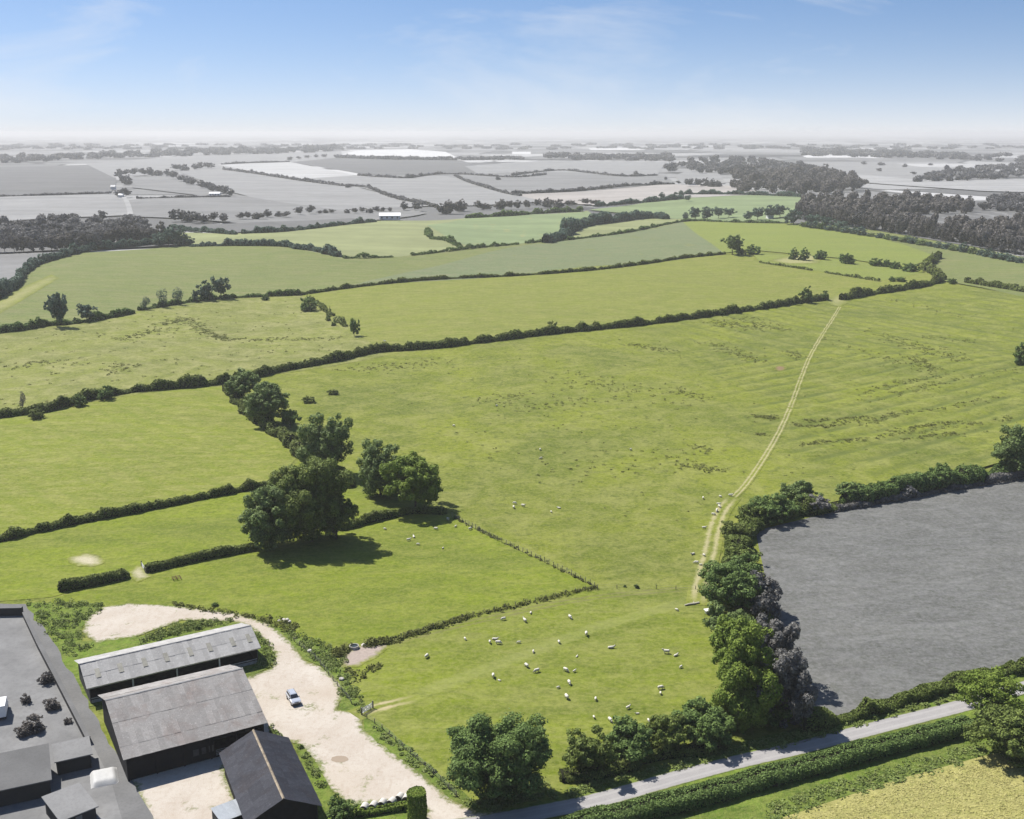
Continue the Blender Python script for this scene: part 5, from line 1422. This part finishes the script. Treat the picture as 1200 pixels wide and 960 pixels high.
# ------------------------------------------------------------------ sheep
def sheep_mesh(pose):
    parts = []
    def ell(c, r): parts.append((c, r))
    ell((0, 0, .62), (.62, .30, .30)); ell((.30, 0, .64), (.30, .27, .29)); ell((-.34, 0, .63), (.30, .28, .29))
    if pose == 'graze':
        ell((.62, 0, .50), (.20, .14, .16)); ell((.78, 0, .33), (.13, .10, .17)); ell((.84, 0, .19), (.10, .075, .10)); hd = (.74, .40)
    else:
        ell((.62, 0, .78), (.18, .14, .20)); ell((.76, 0, .97), (.15, .11, .12)); ell((.90, 0, .92), (.11, .08, .08)); hd = (.70, 1.02)
    for s in (-1, 1): ell((hd[0], s * .13, hd[1]), (.04, .09, .035))
    if pose != 'lie':
        for x in (.38, -.42):
            for s in (-1, 1): ell((x, s * .15, .30), (.075, .07, .32))
    ell((-.64, 0, .60), (.07, .05, .15))
    bm = bmesh.new()
    for c, r in parts:
        ms = Matrix.Translation(c) @ Matrix.Diagonal((*r, 1))
        bmesh.ops.create_icosphere(bm, subdivisions=2, radius=1, matrix=ms)
    me = bpy.data.meshes.new('tmp'); bm.to_mesh(me); bm.free()
    o = bpy.data.objects.new('tmp', me); COL.objects.link(o)
    md = o.modifiers.new('r', 'REMESH'); md.mode = 'VOXEL'; md.voxel_size = .055
    dg = bpy.context.evaluated_depsgraph_get(); dg.update()
    out = bpy.data.meshes.new_from_object(o.evaluated_get(dg)); out.name = 'sheep_' + pose
    bpy.data.objects.remove(o); bpy.data.meshes.remove(me)
    if pose == 'lie':
        for v in out.vertices: v.co.z -= .36
    for p in out.polygons: p.use_smooth = True
    out.materials.clear(); out.materials.append(M['fleece'])
    return out
fm = NT('sheep_fleece')
ob = fm.obc()
sx = fm.n('ShaderNodeSeparateXYZ', {0: ob})
fz = fm.noise(ob, 14, 3, 0.6)
fc = fm.mix(fm.rng(fz, .3, .7), (0.50, 0.47, 0.40), (0.62, 0.59, 0.52))
fc = fm.mix(fm.rng(sx.outputs[0], .70, .76), fc, (0.36, 0.33, 0.28))
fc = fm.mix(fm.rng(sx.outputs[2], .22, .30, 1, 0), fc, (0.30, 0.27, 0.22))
M['fleece'] = fm.finish(fc, 0.95, fm.bump(fz, .6, .05), .1)
SH = {k: sheep_mesh(k) for k in ('graze', 'stand', 'lie')}
sheep = [
 (500, 771, 1, 'sheep nearest the trough, alone on the left of the front pasture'), (545, 750, .7, 'lamb alone below the rough grass fence line'),
 (574, 754, .8, 'left sheep of the trio below the fence'), (580, 750, 1, 'rear sheep of the trio below the fence'), (584, 755, 1, 'front right sheep of the trio below the fence'),
 (590, 727, .9, 'sheep just under the fence, left of the other on the faint ruts'), (608, 754, .65, 'small lamb right of the trio below the fence'), (615, 729, 1, 'sheep standing on the faint ruts under the fence'),
 (622, 719, .8, 'sheep above the faint ruts close to the fence'), (625, 765, .7, 'lamb in the middle of the pasture left of the path'), (617, 782, 1, 'left sheep of the pair beside the pale path'), (629, 788, 1, 'right sheep of the pair beside the pale path'),
 (578, 794, 1, 'ewe of the left pair on the pale path'), (585, 798, .6, 'lamb beside the ewe on the pale path'), (655, 754, .8, 'sheep alone above the pale path'), (668, 725, 1, 'sheep between the faint ruts and the pale path'),
 (663, 787, 1, 'ewe with a lamb at her right below the pale path'), (673, 788, .65, 'lamb at the right of its ewe below the pale path'), (676, 770, .6, 'small lamb on the pale path near the centre'), (667, 802, 1, 'sheep in the centre of the lower flock'),
 (654, 807, .6, 'lamb left of the centre of the lower flock'), (664, 819, 1.1, 'large sheep at the lower edge of the flock'), (687, 745, 1.1, 'sheep with raised head above the pale path'), (716, 760, 1.1, 'sheep right of centre on the pale path'),
 (698, 821, .8, 'sheep alone above the lane bushes'), (696, 842, .65, 'lamb close above the second lane bush'), (715, 846, 1, 'sheep close above the lane bushes'), (736, 831, .8, 'sheep above the small reddish bush'),
 (747, 837, .6, 'lamb above the small reddish bush'), (760, 846, .7, 'sheep just behind the small reddish bush'), (774, 808, 1, 'ewe of the pair near the right of the flock'), (774, 814, .7, 'lamb directly below its ewe at the right'),
 (781, 766, 1.1, 'left sheep of the pair near the tall tree row'), (792, 769, .9, 'right sheep of the pair near the tall tree row'), (798, 783, .7, 'lamb below the pair near the tall tree row'), (793, 716, .7, 'sheep alone left of the fallen log'),
 (511, 621, .9, 'sheep in the paddock right below the bright green tree'), (479, 634, .9, 'left sheep of three in the paddock by the oak'), (485, 630, 1, 'rear sheep of three in the paddock by the oak'), (490, 639, .7, 'front lamb of three in the paddock by the oak'),
 (534, 618, .7, 'lamb beside the upper end of the post fence'), (551, 621, .9, 'sheep right of the upper end of the post fence'), (525, 610, 1, 'sheep at the top end post of the fence'), (519, 643, .7, 'lamb alone in the middle of the paddock'), (451, 621, .7, 'lamb by the hedge right of the oak'),
 (602, 596, 1, 'left sheep of the small group in the middle pasture'), (603, 591, .9, 'rear sheep of the small group in the middle pasture'), (613, 594, 1, 'right sheep of the small group in the middle pasture'), (655, 596, .9, 'right sheep of the far pair in the middle pasture'), (646, 601, .7, 'left lamb of the far pair in the middle pasture'),
 (633, 528, .9, 'upper sheep of two high in the middle pasture'), (634, 538, .8, 'lower sheep of two high in the middle pasture'), (739, 528, .9, 'lone sheep high in the middle pasture, right'), (582, 476, 1, 'lone sheep far up below the long hedge'), (532, 500, .9, 'lone sheep up right of the meadow trees'),
 (824, 585, .9, 'sheep left of the track bend, uppermost'), (844, 583, .8, 'sheep on the track bend'), (856, 582, 1, 'sheep beside the olive bush at the track bend'), (842, 591, .9, 'rear sheep of the group on the track'), (843, 595, 1, 'middle sheep of the group on the track'),
 (840, 600, 1.1, 'front sheep of the group on the track'), (836, 604, .9, 'sheep left of the group on the track'), (825, 620, .9, 'sheep alone left of the hedge track'), (812, 650, 1, 'sheep left of the lower hedge track, upper'), (825, 652, .8, 'sheep beside the ruts of the lower hedge track'),
 (816, 661, 1, 'ewe left of the lower hedge track'), (821, 663, .65, 'lamb beside the ewe at the lower hedge track'), (451, 401, 1.1, 'lone sheep above the long hedge in the tan pasture')]
for i, (px, py, s, lb_) in enumerate(sheep):
    g = G(px, py)
    pose = 'stand' if 'raised' in lb_ else ('graze', 'graze', 'stand', 'lie', 'graze')[i % 5]
    o = link('sheep', SH[pose]); o.location = g; o.rotation_euler[2] = random.uniform(0, 6.28); o.scale = (s * 0.96,) * 3
    tag(o, lb_ if 'lamb' not in lb_ else lb_, 'lamb' if lb_.startswith(('lamb', 'small lamb', 'left lamb', 'front lamb')) else 'sheep', 'sheep grazing in the pastures')

# ------------------------------------------------------------------ the grey walled yard at the left edge
def grey_mat(name, a, b, k=1.0):
    m = NT(name); p = m.pos()
    c = m.mix(m.rng(m.noise(p, 0.12, 4, .6), .35, .65), (a,) * 3, (b,) * 3)
    c = m.mix(m.rng(m.noise(p, 0.9 * k, 5, .65), .45, .75, 0, .4), c, (a * .6,) * 3)
    return m.finish(c, .95, m.bump(m.noise(p, 3, 3), .3, .05), .15)
M['paving'] = grey_mat('grey_paving', .14, .19)
M['strip_grey'] = grey_mat('dull_grey_grass', .115, .145, 2.0)
M['greywall'] = grey_mat('dark_grey_wall', .028, .040)
M['greyroof'] = grey_mat('grey_felt_roof', .105, .135, 3.0)
M['greyroof2'] = grey_mat('mid_grey_roof', .16, .20, 2.0)
field('grey_lane', [(-120, 705), (30, 708), (62, 752), (86, 790), (104, 830), (140, 890), (172, 945), (195, 1010), (-120, 1010)], M['strip_grey'], 4, 0.058, seg=3, jit=.25)
field('paved_yard', [(-110, 722), (26, 721), (44, 760), (68, 806), (102, 872), (60, 884), (-110, 905)], M['paving'], 4, 0.064)
field('lower_paved_yard', [(-110, 905), (60, 884), (108, 872), (130, 915), (150, 985), (-110, 1010)], M['paving'], 4, 0.062)
def yard_wall(px, label, h=1.3, t=.7):
    W = [G(*q) for q in px]
    o = tag(empty('yard_wall', W[0]), label, 'wall')
    for a, b in zip(W[:-1], W[1:]):
        L = float(np.hypot(*(b - a)[:2])); n = max(1, int(L / 4.5))
        for i in range(n):
            q = a + (b - a) * i / n - W[0]
            w = MB().box(.004, L / n - .004, -t / 2, t / 2, -.2, h + .004 * (i % 2)).obj('wall_panel', M['greywall'], o, bevel=.05)
            w.location = q; w.rotation_euler[2] = math.atan2((b - a)[1], (b - a)[0])
            c = MB().box(-.0, L / n, -t / 2 - .08, t / 2 + .08, h + .01, h + .12).obj('coping', M['greyroof'], w)
    return o
yard_wall([(-60, 723), (27, 721)], 'dark wall closing the far end of the grey paved yard', 1.9, .9)
yard_wall([(29, 724), (46, 760), (70, 806), (104, 872)], 'dark wall between the grey paved yard and the barns')
def box_building(name, label, p0, p1, depth, h, mat, cat='building', mono=.4, door=True):
    """p0,p1 px of the front eave corners at height h"""
    a, b = PZ(*p0, h), PZ(*p1, h)
    L = float(np.hypot(*(b - a)[:2]))
    o = tag(empty(name, (a[0], a[1], .06), math.atan2(b[1] - a[1], b[0] - a[0])), label, cat)
    MB().box(0, L, 0, .25, 0, h - .02).obj('front_wall', M['greywall'], o)
    MB().box(0, L, depth - .25, depth, 0, h + mono - .06).obj('back_wall', M['greywall'], o)
    for x in (0, L - .25): MB().prism([(0, 0), (1, 0), (1, 1), (0, 1)], 0, 1) ; MB().add([(x, .252, 0), (x + .25, .252, 0), (x + .25, depth - .252, 0), (x, depth - .252, 0), (x, .252, h - .04), (x + .25, .252, h - .04), (x + .25, depth - .252, h + mono - .08), (x, depth - .252, h + mono - .08)], [(0, 3, 2, 1), (4, 5, 6, 7), (0, 1, 5, 4), (1, 2, 6, 5), (2, 3, 7, 6), (3, 0, 4, 7)]).obj('side_wall', M['greywall'], o)
    e = .35
    s0, s1 = h - mono * e / depth, h + mono * (1 + e / depth)
    rf = MB().add([(-e, -e, s0), (L + e, -e, s0), (L + e, depth + e, s1), (-e, depth + e, s1), (-e, -e, s0 + .16), (L + e, -e, s0 + .16), (L + e, depth + e, s1 + .16), (-e, depth + e, s1 + .16)], [(0, 3, 2, 1), (4, 5, 6, 7), (0, 1, 5, 4), (1, 2, 6, 5), (2, 3, 7, 6), (3, 0, 4, 7)]).obj('roof', mat, o)
    if door: MB().box(L * .4, L * .4 + 1.0, -.04, -.003, 0, 2.0).obj('door', M['greyroof2'], o)
    return o
M['pinkroof'] = plain('pinkish_felt', (.19, .13, .13), .95, .25, 1.0, .1)
box_building('grey_outbuilding', 'grey felt-roofed outbuilding at the left edge below the paved yard', (-40, 935), (58, 914), 9.0, 3.0, M['greyroof'], mono=1.2, door=False)
box_building('grey_outbuilding', 'small dark-fronted grey shed right of the felt-roofed outbuilding', (66, 893), (106, 884), 4.6, 2.6, M['greyroof2'], mono=.5, door=False)
box_building('grey_outbuilding', 'grey shed roof at the bottom edge beside the white sheeted stack', (72, 962), (112, 946), 7.0, 2.4, M['greyroof2'], mono=.5)
g = G(52, 905)
# white sheeted stack
g = G(122, 912)
t = tag(empty('sheeted_stack', g, .4), 'white sheeted stack beside the grey lane left of the big barn', 'stack')
bm = bmesh.new(); bmesh.ops.create_grid(bm, x_segments=14, y_segments=10, size=1)
for v in bm.verts:
    k = max(abs(v.co.x), abs(v.co.y))
    v.co = Vector((v.co.x * 2.2, v.co.y * 2.6, 0.75 * (1 - smooth(.7, 1, k)) + random.uniform(-.05, .05) + .05))
me = bpy.data.meshes.new('sheet'); bm.to_mesh(me); bm.free(); me.materials.append(plain('white_tarpaulin', (.36, .36, .355), .6, .08, 1.0, .3))
for p in me.polygons: p.use_smooth = True
link('sheet', me, t)
MB().box(-1.5, 1.5, -1.8, 1.8, 0, .6).obj('pallets', M['wood'], t)
# white van cut by the left edge
def van(px, py, rz):
    g = G(px, py)
    o = tag(empty('box_van', (g[0], g[1], .07), rz), 'white box van parked in the grey yard, cut by the left edge', 'van')
    wp = NT('white_van_paint').finish((.72, .72, .72), .35, None, .4)
    dk = NT('van_glass').finish((.02, .02, .025), .1, None, .5)
    MB().box(-2.6, 1.2, -1.05, 1.05, .75, 3.0).obj('box', wp, o, bevel=.04)
    MB().prism([(1.25, .45), (3.0, .45), (3.1, .9), (2.95, 1.3), (2.45, 1.45), (1.95, 2.25), (1.25, 2.3)], -.95, .95).obj('cab', wp, o, bevel=.04)
    MB().add([(2.50, -.8, 1.49), (2.50, .8, 1.49), (2.03, .8, 2.23), (2.03, -.8, 2.23), (2.46, -.8, 1.46), (2.46, .8, 1.46), (1.99, .8, 2.20), (1.99, -.8, 2.20)], [(0, 1, 2, 3), (7, 6, 5, 4), (0, 4, 5, 1), (1, 5, 6, 2), (2, 6, 7, 3), (3, 7, 4, 0)]).obj('windscreen', dk, o)
    MB().box(-2.55, 1.2, -.7, .7, .45, .74).obj('chassis', dk, o)
    for x in (-1.7, 2.2):
        for s in (-1, 1):
            MB().tube([(x, s * .78, .36), (x, s * 1.0, .36)], [.36, .36], 16).obj('wheel', dk, o)
van(2, 838, 1.9)
for i, (px, py, w, h, lb_) in enumerate(((54, 800, 17, 20, 'dark grey bush in the paved yard, nearest the far corner'), (31, 824, 12, 14, 'small dark grey bush left in the paved yard'), (62, 830, 20, 17, 'wide grey bush in the paved yard by the barn side wall'), (42, 856, 26, 24, 'largest dark grey bush in the paved yard'), (27, 862, 18, 16, 'dark grey bush against the largest one in the paved yard'), (80, 848, 10, 9, 'tiny grey bush in the paved yard corner'))):
    small_tree('yard_bush', px, py, w, h, 'bush', 'leaf_brown', lb_, 'bush', 'bushes in the grey paved yard')

# ------------------------------------------------------------------ far buildings
def far_building(px, py, wpx, depth, h, label, roof_col, rz=None, wall=(.6, .6, .6)):
    g = G(px, py); L = wpx / ppm(g[1])
    o = tag(empty('far_building', (g[0], g[1], g[2] + .2), .1 if rz is None else rz), label, 'building')
    MB().prism([(-depth / 2, -.5), (depth / 2, -.5), (depth / 2, h), (0, h * 1.5), (-depth / 2, h)], -L / 2, L / 2).obj('wall', plain('far_wall', wall, .9, .1, .1), o).rotation_euler[2] = math.pi / 2
    r = MB()
    for s in (-1, 1):
        r.add([(-L / 2 - .5, s * (depth / 2 + .5), h + .05 - .2), (L / 2 + .5, s * (depth / 2 + .5), h + .05 - .2), (L / 2 + .5, 0, h * 1.5 + .25), (-L / 2 - .5, 0, h * 1.5 + .25)], [(0, 1, 2, 3)])
    r.obj('roof', plain('far_roof', roof_col, .7, .1, .1), o)
    for i in range(4):
        MB().box(-L / 2 + L * (i + .3) / 4, -L / 2 + L * (i + .6) / 4, -depth / 2 - .06, -depth / 2 - .003, h * .3, h * .7).obj('window', M['black'], o)
far_building(457, 257, 24, 20, 5, 'long white shed in the far valley', (.75, .75, .76))
far_building(133, 222, 5, 10, 5, 'tiny white house at the bend of the far white track', (.5, .5, .5))
far_building(142, 231.5, 5, 10, 4, 'tiny pale house below the far track bend', (.6, .6, .6))
far_building(252, 229.5, 12, 14, 4, 'pale shed under the slanting row of far grey trees', (.7, .7, .7))
far_building(137, 207, 4, 10, 5, 'white house high on the far track beside trees', (.7, .7, .7))
far_building(811, 217, 9, 14, 4, 'white shed beside the grey knoll at the right', (.7, .7, .7))
far_building(902, 256, 6, 10, 4, 'pale shed among the blue trees above the bright field', (.5, .5, .48))
strip('far_track', [(153, 252), (151, 243), (147, 234), (142, 228)], 7, M['g4'], 0.9, 12, cols=3)
strip('far_track_top', [(140, 212), (137, 207), (134, 204)], 10, M['g4'], 0.9, 20, cols=3)

# ------------------------------------------------------------------ weeds, rushes, rough verge (uncountable)
def scatter_leaves(name, C, leaf, mat, label, up=0.8, tint=.45):
    C = np.asarray(C); n = len(C)
    N = RNG.normal(0, .6, (n, 3)); N[:, 2] = np.abs(N[:, 2]) * .6 + up * .6
    N /= np.linalg.norm(N, axis=1)[:, None]
    org = C.mean(0); org[2] = 0
    o = link(name, leaves(name, C - org, N, leaf * RNG.uniform(.6, 1.3, n), mat, np.clip(RNG.normal(tint, .25, n), 0, 1)))
    o.location = org
    return tag(o, label, 'plants', kind='stuff')

def clumps_in(px, n, rad, hmax, per):
    """leaf points of n low clumps inside a pixel polygon"""
    P = np.array([G(*q)[:2] for q in px]); lo, hi = P.min(0), P.max(0)
    Q = RNG.uniform(lo, hi, (n * 6, 2)); Q = Q[inside(P, Q)][:n]
    out = []
    for q in Q:
        r = rad * RNG.uniform(.5, 1.5); h = hmax * RNG.uniform(.4, 1.1)
        u = unit(per); u[:, 2] = np.abs(u[:, 2])
        p = u * np.array([r, r, h]) + np.array([q[0], q[1], 0])
        p[:, 2] += hgt(p[:, 0], p[:, 1]) + .05
        out.append(p)
    return np.concatenate(out) if out else np.zeros((0, 3))

W1 = [clumps_in([(30, 706), (60, 704), (118, 706), (124, 716), (90, 730), (98, 750), (110, 760), (80, 772), (45, 730)], 150, .7, .9, 34),
      clumps_in([(165, 749), (210, 731), (268, 726), (276, 729), (215, 741), (165, 756)], 110, .7, .9, 34),
      clumps_in([(285, 733), (310, 750), (324, 766), (318, 782), (300, 784), (310, 765)], 40, .7, .9, 34)]
scatter_leaves('bank_weeds', np.concatenate(W1), .30, M['leaf_weed'], 'tall weeds on the banks round the long barn')
W2 = [clumps_in([(318, 727), (345, 738), (385, 757), (404, 770), (412, 800), (432, 832), (424, 836), (400, 815), (390, 790), (360, 768), (340, 748)], 150, .7, .55, 34),
      clumps_in([(318, 850), (330, 866), (326, 870), (316, 856)], 14, .5, .6, 30), clumps_in([(348, 873), (356, 874), (384, 922), (376, 926)], 30, .5, .6, 30)]
scatter_leaves('yard_weeds', np.concatenate(W2), .30, M['leaf_weed'], 'weeds along the edge of the gravel yard')
W3 = [clumps_in([(640, 930), (720, 910), (850, 878), (950, 855), (1040, 832), (1120, 812), (1130, 818), (1040, 842), (930, 872), (800, 900), (700, 926), (650, 940)], 420, .7, .55, 34),
      clumps_in([(900, 945), (1000, 910), (1100, 883), (1160, 872), (1160, 886), (1060, 914), (960, 948), (900, 967)], 170, .9, .35, 22),
      clumps_in([(540, 940), (580, 950), (640, 930), (640, 915), (600, 935)], 60, .8, .6, 34),
      clumps_in([(440, 850), (480, 878), (540, 930), (530, 936), (470, 885), (436, 856)], 70, .5, .4, 30)]
scatter_leaves('verge_weeds', np.concatenate(W3), .34, M['leaf_weed'], 'rough grass and weeds on the verges of the lane', up=1.3)
B1 = clumps_in([(840, 990), (930, 962), (1010, 936), (1100, 906), (1160, 890), (1200, 880), (1230, 900), (1230, 990)], 1500, .8, .10, 8)
scatter_leaves('barley_ears', B1, .30, M['leaf_barley'], 'ripening barley at the bottom right corner', up=3.0, tint=.6)

def streak(a, b, n, spread, rad=.6, h=.28, per=14):
    A, B = G(*a)[:2], G(*b)[:2]
    out = []
    for _ in range(n):
        t = RNG.random(); q = A + (B - A) * t + RNG.normal(0, spread, 2)
        r = rad * RNG.uniform(.5, 1.6)
        u = unit(per); u[:, 2] = np.abs(u[:, 2])
        p = u * np.array([r, r, h * RNG.uniform(.5, 1.3)]) + np.array([q[0], q[1], 0])
        p[:, 2] += hgt(p[:, 0], p[:, 1]) + .05
        out.append(p)
    return np.concatenate(out)
S = []
for a, b, n, sp in (((945, 493), (1015, 488), 60, .9), ((933, 498), (968, 500), 50, 1.2), ((935, 521), (1012, 513), 50, 1.0), ((1040, 506), (1125, 494), 60, 1.0), ((1055, 516), (1125, 508), 45, 1.0), ((1010, 500), (1060, 480), 35, 1.2), ((885, 488), (908, 490), 60, 1.6),
    ((888, 509), (898, 510), 20, 1.0), ((800, 545), (842, 552), 45, 1.8), ((815, 522), (830, 530), 18, 1.5), ((1072, 418), (1092, 434), 90, 3.0), ((1040, 398), (1130, 424), 120, 4.5), ((830, 402), (895, 425), 110, 3.0), ((735, 402), (790, 414), 70, 3.5), ((838, 378), (890, 385), 160, 6), ((860, 372), (925, 388), 80, 5),
    ((925, 412), (935, 422), 40, 2.0), ((1000, 462), (1100, 440), 60, 2.0), ((1010, 470), (1190, 432), 80, 2.4), ((960, 500), (1190, 462), 90, 1.6), ((980, 520), (1190, 490), 70, 1.4), ((1040, 350), (1130, 372), 40, 3.0), ((1080, 395), (1140, 400), 40, 3), ((960, 395), (1100, 440), 60, 4), ((1000, 385), (1120, 415), 60, 4),
    ((400, 434), (520, 424), 90, 5), ((600, 478), (700, 470), 40, 4), ((560, 470), (640, 462), 40, 4), ((620, 545), (840, 540), 60, 9), ((660, 440), (800, 470), 90, 8), ((790, 455), (830, 470), 40, 2.5)):
    S.append(streak(a, b, n, sp))
S.append(clumps_in([(420, 440), (640, 400), (900, 365), (900, 500), (840, 560), (800, 640), (600, 560), (500, 500)], 170, .45, .22, 8))
S.append(clumps_in([(940, 420), (1200, 380), (1200, 520), (900, 575)], 120, .45, .22, 8))
scatter_leaves('rush_tufts', np.concatenate(S), .42, M['leaf_rush'], 'dark rush tufts streaked over the main pasture', tint=.3, up=1.4)
S = [clumps_in([(0, 400), (200, 365), (340, 352), (430, 410), (300, 435), (0, 485)], 190, .7, .3, 10)]
for a, b, n, sp in (((215, 372), (245, 392), 90, 3), ((245, 392), (270, 399), 60, 2.5), ((190, 380), (215, 375), 60, 3), ((270, 398), (400, 396), 60, 3), ((130, 400), (200, 385), 60, 5), ((0, 430), (80, 424), 40, 6), ((130, 440), (150, 425), 30, 4)):
    S.append(streak(a, b, n, sp, .9, .4))
scatter_leaves('scrub_tufts', np.concatenate(S), .6, M['leaf_rush'], 'dark scrubby tufts over the rough pasture', tint=.35, up=1.4)
S = [streak((697, 689), (545, 724), 120, .5, .5, .55), streak((545, 724), (458, 752), 160, .5, .55, .7), streak((530, 606), (697, 688), 90, .4, .35, .35), streak((432, 756), (453, 752), 60, .5, .7, 1.0, 24), streak((395, 769), (408, 760), 40, .5, .7, 1.0, 24),
     clumps_in([(395, 780), (420, 785), (450, 775), (455, 765), (440, 790), (415, 800)], 30, .5, .5, 16), streak((200, 708), (300, 724), 60, .6, .5, .5), clumps_in([(300, 726), (318, 722), (350, 735), (340, 742)], 30, .8, .8, 26)]
scatter_leaves('fence_grass', np.concatenate(S), .38, M['leaf_rush'], 'long dark grass along the fences by the mud patch', tint=.3)

# ------------------------------------------------------------------ haze
hm = bpy.data.materials.new('haze_air'); hm.use_nodes = True
ht = hm.node_tree; ht.nodes.clear()
ho = ht.nodes.new('ShaderNodeOutputMaterial'); hv = ht.nodes.new('ShaderNodeVolumePrincipled')
hv.inputs['Color'].default_value = (0.75, 0.75, 0.752, 1)
hv.inputs['Density'].default_value = 0.00009
hv.inputs['Density Attribute'].default_value = ''
hv.inputs['Anisotropy'].default_value = 0.15
ht.links.new(hv.outputs[0], ho.inputs['Volume'])
hm.cycles.homogeneous_volume = True
hz = MB().box(-46000, 46000, -400, 56000, -14, 118).obj('haze', hm)
tag(hz, 'pale summer haze over the whole countryside', 'haze', kind='stuff')
